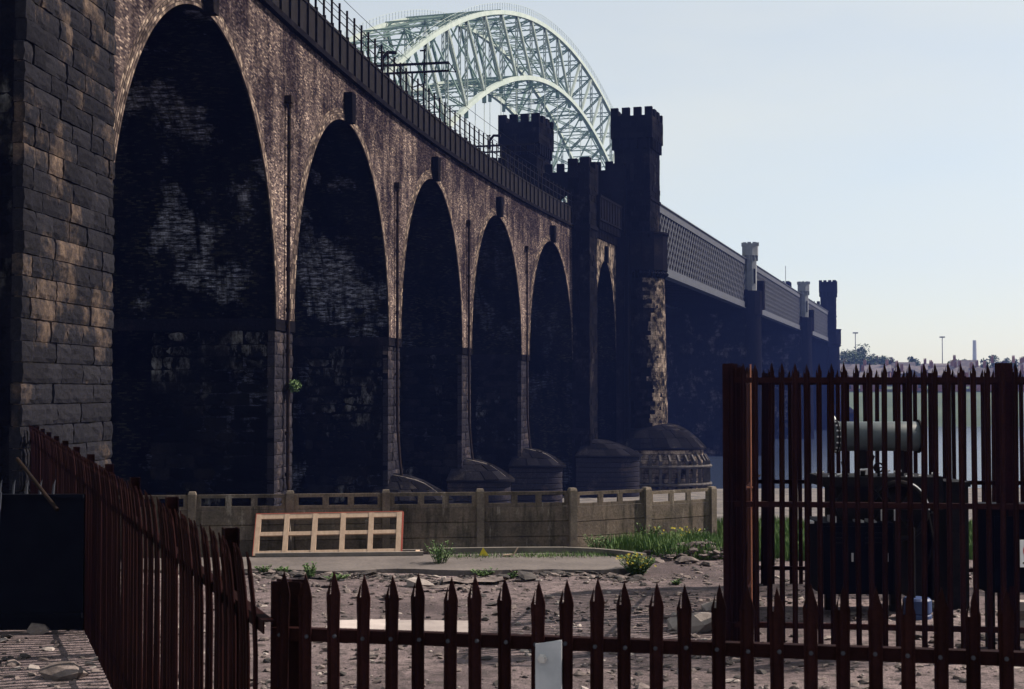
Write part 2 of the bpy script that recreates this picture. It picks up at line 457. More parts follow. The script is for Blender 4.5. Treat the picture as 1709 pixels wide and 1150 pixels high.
def ground_material():
    m, nt, b = new_mat('yard_dirt')
    p = pos(nt)
    n1 = noise_tex(nt, p, .55, 6, .65)
    n2 = noise_tex(nt, p, 4.5, 6, .75)
    n3 = noise_tex(nt, p, 22, 4, .8)
    c = mix(nt, ramp(nt, n1, .38, .62), (.108, .086, .097), (.205, .166, .178))
    n4 = noise_tex(nt, p, .25, 4, .6, (1, .6, 1))
    c = mix(nt, 1.0, c, ramp(nt, n4, .36, .6, (.5, .48, .5, 1), (1.1, 1.1, 1.1, 1)), 'MULTIPLY')
    c = mix(nt, ramp(nt, n2, .47, .62), c, (.05, .042, .045))
    c = mix(nt, 1.0, c, ramp(nt, n3, .3, .7, (.55, .55, .55, 1), (1.4, 1.35, 1.3, 1)), 'MULTIPLY')
    # river mud lower down
    sx = nt.nodes.new('ShaderNodeSeparateXYZ'); nt.links.new(p, sx.inputs[0])
    mr = nd(nt, 'ShaderNodeMapRange'); mr.inputs['From Min'].default_value = -1.0; mr.inputs['From Max'].default_value = -5.0
    nt.links.new(sx.outputs[2], mr.inputs[0])
    c = mix(nt, mr.outputs[0], c, mix(nt, ramp(nt, n1, .4, .6), (.07, .065, .065), (.14, .125, .12)))
    nt.links.new(c, b.inputs['Base Color'])
    b.inputs['Roughness'].default_value = .9
    b.inputs['Specular IOR Level'].default_value = .2
    hm = mix(nt, .45, n2, n3)
    bump(nt, b, hm, 1.0, .09)
    return m
M['ground'] = ground_material()
def water_material():
    m, nt, b = new_mat('river_water')
    p = pos(nt)
    b.inputs['Base Color'].default_value = (.02, .03, .055, 1)
    b.inputs['Roughness'].default_value = .18
    b.inputs['Specular IOR Level'].default_value = .5
    bump(nt, b, noise_tex(nt, p, .8, 4, .6, (1, 2.2, 1)), .35, .25)
    return m
M['water'] = water_material()

# ------------------------------------------------------------------ curve of the viaduct and frame of the bridge
def VX(t):
    return 5.8 - (.31 * (145.7 - t) - .00195 * ((160 - t) ** 2 - 14.3 ** 2) / 2)
def VD(t):
    return .31 - .00195 * (160 - t)
def W(t, o, z):
    d = VD(t); l = math.sqrt(1 + d * d)
    return Vector((VX(t) + o / l, t - o * d / l, z))
BD = Vector((.2961, .9552)); BN = Vector((.9552, -.2961)); G0 = Vector((18.3, 175.6))
def B(s, o, z):
    q = G0 + BD * s + BN * o
    return Vector((q.x, q.y, z))

# ================================================================== SETTING
def ground_z(x, y):
    z = -7.0 * smoothstep(32.5, 46, y) - 1.9 * smoothstep(90, 235, y)
    z += (mnoise.noise(Vector((x * .5, y * .5, 0))) * .05 + mnoise.noise(Vector((x * 1.9, y * 1.9, 5))) * .03) * (1 if y < 60 else 2)
    return z
mb = MB()
xs = [-500, -300, -150, -80, -50, -30] + [-22 + .45 * i for i in range(78)] + [16, 20, 26, 34, 45, 60, 80, 110, 150, 220, 300, 450, 700]
ys = [-30, -15, -5, 3, 8, 11] + [13 + .3 * i for i in range(80)] + [38, 40, 43, 47, 52, 57, 62, 70, 80, 95, 110, 130, 150, 175, 200, 220, 240, 270, 330, 420, 520]
vs = [(x, y, ground_z(x, y)) for y in ys for x in xs]
nx = len(xs)
fs = [(j * nx + i, j * nx + i + 1, (j + 1) * nx + i + 1, (j + 1) * nx + i) for j in range(len(ys) - 1) for i in range(nx - 1)]
mb.add(vs, fs)
g = mb.build('ground', M['ground'], None, True, fix=False); tag(g, kind='structure')

mb = MB(); mb.add([(-500, 120, -8), (700, 120, -8), (700, 900, -8), (-500, 900, -8)], [(0, 1, 2, 3)])
w = mb.build('water', M['water']); tag(w, kind='structure')

# far bank: slope that rises behind the far shore, laid square to the bridge
mb = MB()
ss = [292, 300, 306, 320, 345, 380, 420, 480, 560, 680]
zz = [-9.5, -8.3, -6.0, -3, 1.0, 4.5, 7.0, 9.5, 11.5, 12.0]
os_ = [-420, -250, -120, -60, -20, 0, 20, 40, 60, 80, 100, 130, 180, 260, 380]
def fbz(s):
    for i in range(len(ss) - 1):
        if s <= ss[i + 1]:
            k = (s - ss[i]) / (ss[i + 1] - ss[i]); return zz[i] + (zz[i + 1] - zz[i]) * k
    return zz[-1]
vs = [B(s, o, z + mnoise.noise(Vector((s * .03, o * .03, 2))) * .6) for s, z in zip(ss, zz) for o in os_]
n = len(os_)
fs = [(j * n + i, j * n + i + 1, (j + 1) * n + i + 1, (j + 1) * n + i) for j in range(len(ss) - 1) for i in range(n - 1)]
mb.add(vs, fs)
fb = mb.build('far_bank_terrain', M['far_green'], None, True); tag(fb, kind='structure')

# worn concrete path in front of the panel fence
mb = MB()
front = []; back = []
for i in range(60):
    x = -7.0 + 10.1 * i / 59
    yf = 25.0 + .35 * mnoise.noise(Vector((x * .8, 3, 0))) + .12 * mnoise.noise(Vector((x * 4, 1, 0))) + (.9 * smoothstep(1.2, 3.1, x))
    yb = 27.0 + .118 * (x + 6) - .25 - .55 * smoothstep(1.2, 3.1, x)
    front.append((x, yf)); back.append((x, max(yb, yf + .15)))
vs = []
for (a, b_) in zip(front, back):
    e_ = .16 * smoothstep(1.9, 2.9, a[0])
    vs += [(a[0], a[1], -.2), (a[0], a[1] + .02, .075 - e_), (b_[0], b_[1], .085 - e_), (b_[0], b_[1] + .02, -.2)]
fs = []
for i in range(59):
    for k in range(3):
        fs.append((i * 4 + k, (i + 1) * 4 + k, (i + 1) * 4 + k + 1, i * 4 + k + 1))
mb.add(vs, fs)
pth = mb.build('path', M['path']); tag(pth, kind='structure')
mb = MB()
kp = [(-1.6, 27.42), (0, 27.6), (1.0, 27.62), (1.6, 27.4), (2.1, 27.0), (2.45, 26.5)]
for a, b_ in zip(kp[:-1], kp[1:]):
    mb.bar((a[0], a[1], .06), (b_[0], b_[1], .06), .12, .26)
kb = mb.build('kerb', M['kerb']); tag(kb, kind='structure')

# ================================================================== shared block mesh
def block_mesh(name, mat, seed):
    """a unit dressed stone: worn arrises and an uneven face towards +y"""
    rnd = random.Random(seed)
    h = .5; N = 4
    v = []; f = []
    for a in range(N + 1):
        for b in range(N + 1):
            x = -h + a / N; z = -h + b / N
            e = (a in (0, N)) + (b in (0, N))
            y = h - (.10 if e == 1 else .16 if e == 2 else 0) - rnd.uniform(0, .10)
            if e: x *= rnd.uniform(.965, 1.0); z *= rnd.uniform(.94, 1.0)
            else: x += rnd.uniform(-.05, .05); z += rnd.uniform(-.05, .05)
            v.append((x, y, z))
    for a in range(N):
        for b in range(N):
            q = a * (N + 1) + b
            f.append((q, q + 1, q + N + 2, q + N + 1))
    rim = [b for b in range(N + 1)] + [a * (N + 1) + N for a in range(1, N + 1)] + [N * (N + 1) + b for b in range(N - 1, -1, -1)] + [a * (N + 1) for a in range(N - 1, 0, -1)]
    b0 = len(v)
    for q in rim: v.append((v[q][0], -h, v[q][2]))
    n = len(rim)
    for i in range(n):
        j = (i + 1) % n
        f.append((rim[i], b0 + i, b0 + j, rim[j]))
    me = bpy.data.meshes.new(name)
    me.from_pydata(v, [], f); me.materials.append(mat); me.update()
    return me
BLK = [block_mesh('stone_block', M['stone'], k) for k in range(7)]
BLK_P = [block_mesh('stone_block', M['pier_stone'], 10 + k) for k in range(5)]
BLK_J = [block_mesh('stone_block', M['jamb_stone'], 20 + k) for k in range(5)]
def place_block(mesh, parent, p0, p1, outn, z0, z1, proud, depth=.3, gap=.012, name='stone_block'):
    """a block between plan points p0 and p1, its outer face `proud` beyond that line"""
    p0 = Vector(p0); p1 = Vector(p1); outn = Vector(outn).normalized()
    mid = (p0 + p1) / 2
    L = (p1 - p0).length - gap
    c = mid + outn * (proud - depth / 2)
    ang = math.atan2(outn.y, outn.x) - math.pi / 2
    return piece(name, random.choice(mesh), parent, (c.x, c.y, (z0 + z1) / 2), ang, (L, depth, z1 - z0 - gap))
def courses(mesh, parent, pa, pb, outn, z0, z1, ch, lmin, lmax, proud=.05, jit=.025, depth=.3):
    pa = Vector(pa); pb = Vector(pb); L = (pb - pa).length; d = (pb - pa).normalized()
    z = z0; k = 0
    while z < z1 - .1:
        zt = min(z + ch * random.uniform(.93, 1.07), z1)
        if z1 - zt < .25: zt = z1
        x = 0.0
        first = True
        while x < L - .05:
            l = random.uniform(lmin, lmax)
            if first and k % 2: l *= .55
            first = False
            if L - (x + l) < lmin * .5: l = L - x
            place_block(mesh, parent, pa + d * x, pa + d * (x + l), outn, z, zt, proud + random.uniform(-jit, jit), depth)
            x += l
        z = zt; k += 1

# ================================================================== BRICK VIADUCT
via = empty('railway_viaduct', W(87.8, -4, -7), 'tall soot-blackened brick railway viaduct with a row of round-topped arches', 'viaduct')
SPR, CROWN, TOP, VW = 6.5, 17.8, 20.2, 9.0
PIERS = [65.7, 87.8, 108.0, 128.3]
ARCHES = [(44.5, 64.2), (67.2, 86.3), (89.3, 106.5), (109.5, 126.8), (129.8, 147.2)]
def arc_z(t, a):
    c = (a[0] + a[1]) / 2; h = (a[1] - a[0]) / 2
    u = (t - c) / h
    if abs(u) >= 1: return None
    return SPR + (CROWN - SPR) * math.sqrt(1 - u * u)
bays = [(42.0, 65.7), (65.7, 87.8), (87.8, 108.0), (108.0, 128.3), (128.3, 148.8)]
for bi, ((t0, t1), a) in enumerate(zip(bays, ARCHES)):
    c = (a[0] + a[1]) / 2; h = (a[1] - a[0]) / 2
    N = 56
    tt = [c - h * math.cos(math.pi * i / N) for i in range(N + 1)]
    col = [(t0, SPR), (a[0] - .001, SPR)] + [(t, SPR + (CROWN - SPR) * math.sqrt(max(0, 1 - ((t - c) / h) ** 2))) for t in tt] + [(a[1] + .001, SPR), (t1, SPR)]
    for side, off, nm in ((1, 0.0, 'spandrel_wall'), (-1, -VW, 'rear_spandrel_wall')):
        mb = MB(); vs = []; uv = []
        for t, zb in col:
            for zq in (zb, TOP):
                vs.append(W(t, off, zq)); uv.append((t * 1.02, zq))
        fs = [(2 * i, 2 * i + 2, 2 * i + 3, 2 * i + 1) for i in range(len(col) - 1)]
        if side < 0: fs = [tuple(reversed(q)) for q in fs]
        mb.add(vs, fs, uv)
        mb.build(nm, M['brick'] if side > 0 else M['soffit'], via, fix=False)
    # soffit and jambs
    prof = [(a[0], -7.6), (a[0], SPR - .02)] + [(t, SPR + (CROWN - SPR) * math.sqrt(max(0, 1 - ((t - c) / h) ** 2))) for t in tt] + [(a[1], SPR - .02), (a[1], -7.6)]
    L = [0.0]
    for p, q in zip(prof[:-1], prof[1:]):
        L.append(L[-1] + math.hypot(q[0] - p[0], q[1] - p[1]))
    mb = MB(); vs = []; uv = []
    ND = 4
    for (t, zq), l in zip(prof, L):
        for k in range(ND + 1):
            o = -VW * k / ND
            vs.append(W(t, o, zq)); uv.append((-o + 3.7 * bi, l + bi * 31.0))
    fs = []
    for i in range(len(prof) - 1):
        for k in range(ND):
            fs.append((i * (ND + 1) + k, i * (ND + 1) + k + 1, (i + 1) * (ND + 1) + k + 1, (i + 1) * (ND + 1) + k))
    mb.add(vs, fs, uv)
    if bi < 2:
        zone = lambda dep, z_, rd, rz: (dep + 3.7 * bi, L[-1] - 14.1 - (z_ - SPR) * 1.03 + bi * 31.0, rd, rz)
        pt = [zone(4.4, 10.6, 1.7, 2.0), zone(3.2, 8.2, 1.6, 1.0)] if bi == 0 else [zone(3.9, 10.2, 2.4, 2.6), zone(4.6, 13.6, 1.3, 1.5)]
        sm = brick_mat('limed_soffit_brick', (.0035, .0035, .0045), (.009, .008, .009), (.0045, .0045, .005), .40, .60, eff=.3, top_soot=False, patches=pt)  # lime stains over brick whose colour holds the arch shade
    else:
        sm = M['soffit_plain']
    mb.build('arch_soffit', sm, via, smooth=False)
    # ring of brick-on-edge courses, each a little proud of the one outside it
    mb = MB()
    rw = .125
    for r in range(5):
        vs = []; uv = []
        pr = .055 - .011 * r
        for i, t in enumerate(tt):
            zq = SPR + (CROWN - SPR) * math.sqrt(max(0, 1 - ((t - c) / h) ** 2))
            nn = Vector(((t - c) / h ** 2, (zq - SPR) / (CROWN - SPR) ** 2)).normalized()
            for q in (r * rw, (r + 1) * rw - .014):
                for oo in (pr, -.02):
                    vs.append(W(t + nn.x * q, oo, zq + nn.y * q)); uv.append((L[i + 2] + r * .37, q * .62 * 1.0))
        fs = []
        for i in range(N):
            b0 = 4 * i; b1 = 4 * (i + 1)
            fs += [(b0, b1, b1 + 2, b0 + 2), (b0 + 1, b0, b0 + 0, b0 + 1)[:0] or (b0 + 2, b1 + 2, b1 + 3, b0 + 3), (b0 + 1, b1 + 1, b1, b0)]
        mb.add(vs, fs, uv)
    mb.build('arch_ring', M['ring'], via)
    # keystone
    mb = MB()
    kw = .32
    poly = [(-kw, 17.72), (kw, 17.72), (kw + .1, 19.15), (kw + .1, 19.35), (-kw - .1, 19.35), (-kw - .1, 19.15)]
    vs = [W(c + p[0], -.1, p[1]) for p in poly] + [W(c + p[0], .46, p[1]) for p in poly]
    nfs = [tuple(range(6)), tuple(range(11, 5, -1))] + [(i, (i + 1) % 6, 6 + (i + 1) % 6, 6 + i) for i in range(6)]
    mb.add(vs, nfs)
    mb.build('keystone', M['castle'], via)
# stone piers below the springing
for pi, t in enumerate(PIERS):
    hw = 1.5
    mb = MB()
    mb.box((t - hw, -VW, -8), (t + hw, -.12, SPR), W)
    core = mb.build('pier', M['castle'], via)
    courses(BLK_P, core, W(t - hw - .02, 0, 0), W(t + hw + .02, 0, 0), W(t, 1, 0) - W(t, 0, 0), -5.0 if pi else -3.6, SPR - .55, .56, .75, 1.3, .02, .02, .34)
    # jamb that faces the camera
    jl = [4.8, 4.2, 3.6, 3.2][pi]
    mul = [0.62, .75, 1, 1.2][pi]
    pa = W(t - hw, -.36, 0); pb = W(t - hw, -jl - 1.0, 0)
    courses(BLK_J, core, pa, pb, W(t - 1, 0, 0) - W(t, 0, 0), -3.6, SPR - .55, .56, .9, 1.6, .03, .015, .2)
    mb = MB()
    mb.box((t - hw - .07, -VW, SPR - .53), (t + hw + .07, .07, SPR - .015), W)
    mb.build('impost', M['castle'], core)
    # rounded base with a domed cap
    if pi:
        c0 = W(t, -.3, 0); out = Vector((1, -VD(t))).normalized(); KT = .56
        def cz(r, R0, z0, h): return z0 + h * (1 - (r / R0) ** 2)
        mb = MB()
        prof = [(3.6, -9.5), (3.62, -3.64), (4.02, -3.58), (4.02, -3.44)] + [(4.0 * (1 - q / 10), cz(4.0 * (1 - q / 10), 4.0, -3.42, 1.6)) for q in range(0, 10)] + [(.01, -1.82)]
        mb.cutwater(prof, (c0.x, c0.y), out, KT)
        mb.build('pier_base', M['dome'], via)
        mb = MB(); mb.cap_stones([(4.0 * q, cz(4.0 * q, 4.0, -3.42, 1.6)) for q in (1.0, .78, .56, .34)], (c0.x, c0.y), out, KT)
        o = mb.build('cap_stone', M['cap_stone'], via); tag(o, kind='stuff')
        mb = MB()
        for k in range(9):
            z0 = -8 + k * .5
            mb.cutwater([(3.64, z0 + .02), (3.70 + random.uniform(-.02, .03), z0 + .05), (3.70, z0 + .44), (3.64, z0 + .48)], (c0.x, c0.y), out, KT)
        o = mb.build('base_course', M['pier_stone'], via); tag(o, kind='stuff')
        mb = MB(); sd = Vector((-out.y, out.x))
        def cap(r, a):
            q = Vector((c0.x, c0.y)) + out * (r * math.cos(a)) + sd * (r * KT * math.sin(a))
            return (q.x, q.y, cz(r, 4.0, -3.42, 1.6) + .02)
        mb.tube([cap(r, q) for r, q in ((.9, -1.4), (1.4, -.9), (2.0, -.5), (2.5, -.35))], .035, 5)
        mb.tube([cap(r, -.35) for r in (2.5, 2.9, 3.3, 3.7)], .03, 5)
        mb.build('pointing', M['pale_stone'], via)
# near wide stone pier
st0, st1, so = 36.2, 42.7, 1.0
mb = MB()
mb.box((st0 + .08, so - .3, -2), (st1 - .05, so - .14, 24), W)
mb.box((st0 + .03, -VW, 16.9), (st1 - .03, so - .02, 23.9), W)
core = mb.build('stone_pier', M['mortar'], via)
mb = MB(); mb.box((st0 + .05, -VW, -2), (st1 - .06, so - .301, 24), W); mb.build('pier_core', M['castle'], core)
pa = W(st0, so, 0); pb = W(st1, so, 0)
courses(BLK, core, pa, pb, W(39.5, 1, 0) - W(39.5, 0, 0), -1.0, 16.9, .545, .75, 1.75, .0, .03, .34)
courses(BLK_J, core, W(st0, so - .36, 0), W(st0, so - 3.2, 0), W(st0 - 1, 0, 0) - W(st0, 0, 0), -1.0, 15, .545, 1.0, 1.8, .0, .02, .3)
# arch on the landward side, out of frame, kept so that the wall goes on
mb = MB(); mb.box((20, -VW, 18.2), (36.2, 0, TOP), W)
mb.build('spandrel_wall', M['brick'], via)
# downpipes
for pi, t in enumerate(PIERS):
    mb = MB()
    ztop = [16.6, 15.8, 15.9, 16.0][pi]
    zb = -3.2 if pi == 0 else -1.2
    pts = [W(t + .05, .17, ztop), W(t + .05, .17, 5.0), W(t + .05, .19, zb + 2.3), W(t - .25, .45, zb), W(t - .5, .75, zb - 1.6)]
    mb.tube(pts, .085, 8)
    for k in range(11):
        zq = ztop - .05 - k * 1.9
        if zq > zb + 2.3:
            mb.tube([W(t + .05, .17, zq), W(t + .05, .17, zq - .18)], .125, 8)
    mb.box((t - .16, .0, ztop), (t + .26, .32, ztop + .32), W)
    mb.build('downpipe', M['pipe'], via)
# string course, parapet and railing
def sweep(mb, o0, o1, z0, z1, ta, tb, n=70):
    vs = []
    for i in range(n + 1):
        t = ta + (tb - ta) * i / n
        vs += [W(t, o0, z0), W(t, o1, z0), W(t, o1, z1), W(t, o0, z1)]
    fs = [(0, 1, 2, 3), tuple(4 * n + k for k in (3, 2, 1, 0))]
    for i in range(n):
        for k in range(4):
            fs.append((4 * i + k, 4 * i + 4 + k, 4 * i + 4 + (k + 1) % 4, 4 * i + (k + 1) % 4))
    mb.add(vs, fs)
mb = MB(); sweep(mb, -.4, .28, TOP, TOP + .28, 20, 147.6)
mb.build('string_course', M['castle'], via)
mb = MB(); sweep(mb, -.15, .12, TOP + .28, 22.1, 20, 147.6); sweep(mb, -.2, .18, 22.1, 22.22, 20, 147.6)
mb.build('parapet', M['iron'], via)
mb = MB(); sweep(mb, -VW, -.41, TOP - .3, TOP + .4, 20, 147.6)
mb.build('deck', M['iron'], via)
mb = MB(); sweep(mb, -VW - .15, -VW + .12, TOP + .4, 21.4, 20, 147.6)
mb.build('rear_parapet', M['iron'], via)
mb = MB(); mb.box((-.05, -.05, 0), (.05, .05, 3.3)); mb.box((-.05, -.11, 0), (.05, .11, 1.85))
rp = mb.build('railing_post', M['iron'], via, fix=True)
rp_mesh = rp.data; k = 0
t = 40.0
while t < 147:
    p = W(t, .12, TOP + .3)
    ang = math.atan2(-VD(t), 1) + math.pi / 2
    if k == 0:
        put(rp, via, p); rp.rotation_euler = (0, 0, ang)
    else:
        piece('railing_post', rp_mesh, via, p, ang)
    t += 1.52; k += 1
for zq in (22.85, 23.5):
    mb = MB(); mb.tube([W(40 + i * 107.2 / 60, .12, zq) for i in range(61)], .03, 5)
    mb.build('handrail', M['iron'], via)

# overhead line gantries on the viaduct
def gantry(t, name_label, boom0, boom1, zb, mast_o, post_o=None):
    root = empty('overhead_line_gantry', W(t, mast_o, TOP + .4), name_label, 'gantry', 'overhead line gantries on the viaduct')
    mb = MB(); mb.bar(W(t, mast_o, TOP + .4), W(t, mast_o, zb + .9), .28, .28); mb.build('mast', M['iron'], root)
    mb = MB()
    mb.bar(W(t, boom0, zb), W(t, boom1, zb), .17); mb.bar(W(t, boom0, zb - .62), W(t, boom1, zb - .62), .15)
    nseg = 7
    for i in range(nseg + 1):
        o = boom0 + (boom1 - boom0) * i / nseg
        mb.bar(W(t, o, zb), W(t, o, zb - .62), .06)
    mb.build('boom', M['iron'], root)
    mb = MB(); mb.bar(W(t, boom1, zb), W(t, boom1 + .55, zb - .75), .07); mb.bar(W(t, boom1 + .55, zb - .75), W(t, boom1 - .2, zb - .62), .06)
    mb.build('boom_end', M['iron'], root)
    for o in (boom0 + 1.8, boom1 - 1.9):
        mb = MB(); mb.bar(W(t, o, zb + 1.1), W(t, o, zb - 1.5), .11); mb.bar(W(t, o - .35, zb + 1.0), W(t, o + .1, zb + 1.0), .1)
        mb.tube([W(t, o, zb - 1.5), W(t, o - .9, zb - 1.75)], .05, 6)
        mb.build('drop_arm', M['iron'], root)
    mb = MB(); mb.tube([W(t, boom0 + 1.8, zb - .3), W(t, boom0 + 1.8, zb + .5), W(t, boom0 + 2.2, zb + 1.0), W(t, boom0 + 2.9, zb + .95)], .14, 7)
    mb.build('insulator', M['iron'], root)
    return root
gantry(106.0, 'nearest overhead line gantry, its boom dark against the pale steel arch', -7.9, -.9, 27.9, -8.4)
gantry(137.0, 'overhead line gantry on the viaduct just before the castle turrets', -7.6, -1.3, 27.2, -8.2)
for o, zq, lab in ((-2.6, 25.9, 'contact wire over the near track of the viaduct'), (-2.6, 27.0, 'upper catenary wire over the near track of the viaduct'), (-6.2, 25.9, 'contact wire over the far track of the viaduct'), (-6.2, 27.0, 'upper catenary wire over the far track of the viaduct')):
    mb = MB()
    mb.tube([W(40 + 108 * i / 60, o, zq) for i in range(61)], .022, 4)
    wr = mb.build('overhead_wire', M['iron']); tag(wr, lab, 'wire', 'overhead wires')

# plant rooted in the pier joint
root = empty('wall_plant', W(65.85, .2, 3.2), 'small green bush growing on the pier beside its downpipe', 'plant')
mb = MB(); c0 = W(66.0, .38, 3.45)
for k in range(420):
    d = Vector((random.gauss(0, 1), random.gauss(0, 1), random.gauss(0, 1))).normalized() * random.random() ** .4 * .36
    p = c0 + Vector((d.x, d.y, d.z * .9)); a = Vector((random.gauss(0, 1), random.gauss(0, 1), random.gauss(0, 1))).normalized() * .06
    b_ = a.cross(Vector((random.gauss(0, 1), random.gauss(0, 1), random.gauss(0, 1)))).normalized() * .04
    mb.add([p - a, p + b_, p + a, p - b_], [(0, 1, 2, 3)])
mb.build('foliage', M['leaf'], root, fix=False)
mb = MB(); mb.tube([W(65.9, .05, 3.1), W(66, .2, 3.3), W(66, .38, 3.45)], .03, 5); mb.build('stem', M['bark'], root)

# ================================================================== CASTELLATED GATEWAYS
def merlons(mb, xf, a0, a1, b0, b1, z0, z1, n, th=.5):
    """battlements round a rectangle a0..a1 by b0..b1"""
    def run(f, L, n):
        w = L / (2 * n - 1) * 1.28; gp = (L - n * w) / (n - 1)
        for i in range(n):
            k = random.uniform(-.05, .05)
            f(i * (w + gp) + (k if i else 0), i * (w + gp) + w + (k if i < n - 1 else 0))
    run(lambda p, q: mb.box((a0, b0 + p, z0), (a0 + th, b0 + q, z1), xf), b1 - b0, n)
    run(lambda p, q: mb.box((a1 - th, b0 + p, z0), (a1, b0 + q, z1), xf), b1 - b0, n)
    run(lambda p, q: mb.box((a0 + p, b0 + .003, z0), (a0 + q, b0 + th, z1 - .004), xf) if 0 < p and q < (a1 - a0) - .01 else None, a1 - a0, n)
    run(lambda p, q: mb.box((a0 + p, b1 - th, z0), (a0 + q, b1 - .003, z1 - .004), xf) if 0 < p and q < (a1 - a0) - .01 else None, a1 - a0, n)
def corbels(mb, xf, a0, a1, b0, b1, z0, z1, out, step=.8, w=.4):
    def run(L):
        n = max(2, int(L / step)); return [(i + .5) * L / n for i in range(n)]
    for p in run(b1 - b0):
        mb.box((a0 - out, b0 + p - w / 2, z0), (a0 + .05, b0 + p + w / 2, z1), xf)
        mb.box((a1 - .05, b0 + p - w / 2, z0), (a1 + out, b0 + p + w / 2, z1), xf)
    for p in run(a1 - a0):
        mb.box((a0 + p - w / 2, b0 - out, z0), (a0 + p + w / 2, b0 + .05, z1), xf)
        mb.box((a0 + p - w / 2, b1 - .05, z0), (a0 + p + w / 2, b1 + out, z1), xf)
def quoins(mb, xf, a, b, sa, sb, z0, z1, ch=.6, out=.05):
    """alternating corner stones, a little proud"""
    z = z0; k = 0
    while z < z1 - .05:
        la, lb = (1.1, .6) if k % 2 else (.6, 1.1)
        mb.box((min(a, a - sa * la) - (out if sa < 0 else 0), min(b, b - sb * lb) - (out if sb < 0 else 0), z + .02),
               (max(a, a - sa * la) + (out if sa > 0 else 0), max(b, b - sb * lb) + (out if sb > 0 else 0), min(z + ch, z1) - .02), xf)
        z += ch; k += 1
def facing(mb, xf, s0, s1, o0, o1, z0, z1, ch=.6, pmax=.09):
    """a skin of separate stones over the front and the river side of a block"""
    z = z0
    while z < z1 - .1:
        zt = min(z + ch, z1)
        o = o0
        while o < o1 - .02:
            w_ = random.uniform(.6, 1.3); e = min(o + w_, o1)
            if o1 - e < .35: e = o1
            mb.box((s0 - random.uniform(.01, pmax), o + .012, z + .012), (s0 + .05, e - .012, zt - .012), xf); o = e
        q = s0
        while q < s1 - .02:
            w_ = random.uniform(.6, 1.3); e = min(q + w_, s1)
            if s1 - e < .35: e = s1
            mb.box((q + .012, o1 - .05, z + .012), (e - .012, o1 + random.uniform(.01, pmax), zt - .012), xf); q = e
        z = zt
def tower(root, xf, s0, s1, o0, o1, z0=20.6):
    mb = MB()
    mb.box((s0 + .35, o0 + .35, z0), (s1 - .35, o1 - .35, 31.9), xf)
    mb.box((s0 + .2, o0 + .2, 24.9), (s1 - .2, o1 - .2, 25.25), xf)
    mb.build('tower_shaft', M['castle'], root)
    mb = MB(); facing(mb, xf, s0 + .35, s1 - .35, o0 + .35, o1 - .35, z0, 30.8)
    o = mb.build('facing_stone', M['castle_flecked'], root); tag(o, kind='stuff')
    mb = MB(); facing(mb, xf, s0, s1, o0, o1, 31.9, 34.4, .62, .05)
    o = mb.build('battlement_stone', M['castle_flecked'], root); tag(o, kind='stuff')
    mb = MB(); corbels(mb, xf, s0 + .35, s1 - .35, o0 + .35, o1 - .35, 30.7, 31.95, .34, .85, .42)
    o = mb.build('corbel_table', M['castle'], root); tag(o, kind='stuff')
    mb = MB()
    mb.box((s0, o0, 31.9), (s1, o1, 34.45), xf)
    merlons(mb, xf, s0, s1, o0, o1, 34.45, 35.4, 4, .55)
    mb.build('battlement', M['castle'], root)
    for p in (s0 + .36, s1 - .36):
        mb = MB(); mb.box((p - .06, (o0 + o1) / 2 - .18, 27), (p + .06, (o0 + o1) / 2 + .18, 29.2), xf); mb.build('arrow_slit', M['black'], root)
    mb = MB(); mb.box(((s0 + s1) / 2 - .18, o1 - .4, 27), ((s0 + s1) / 2 + .18, o1 - .29, 29.2), xf); mb.build('arrow_slit', M['black'], root)

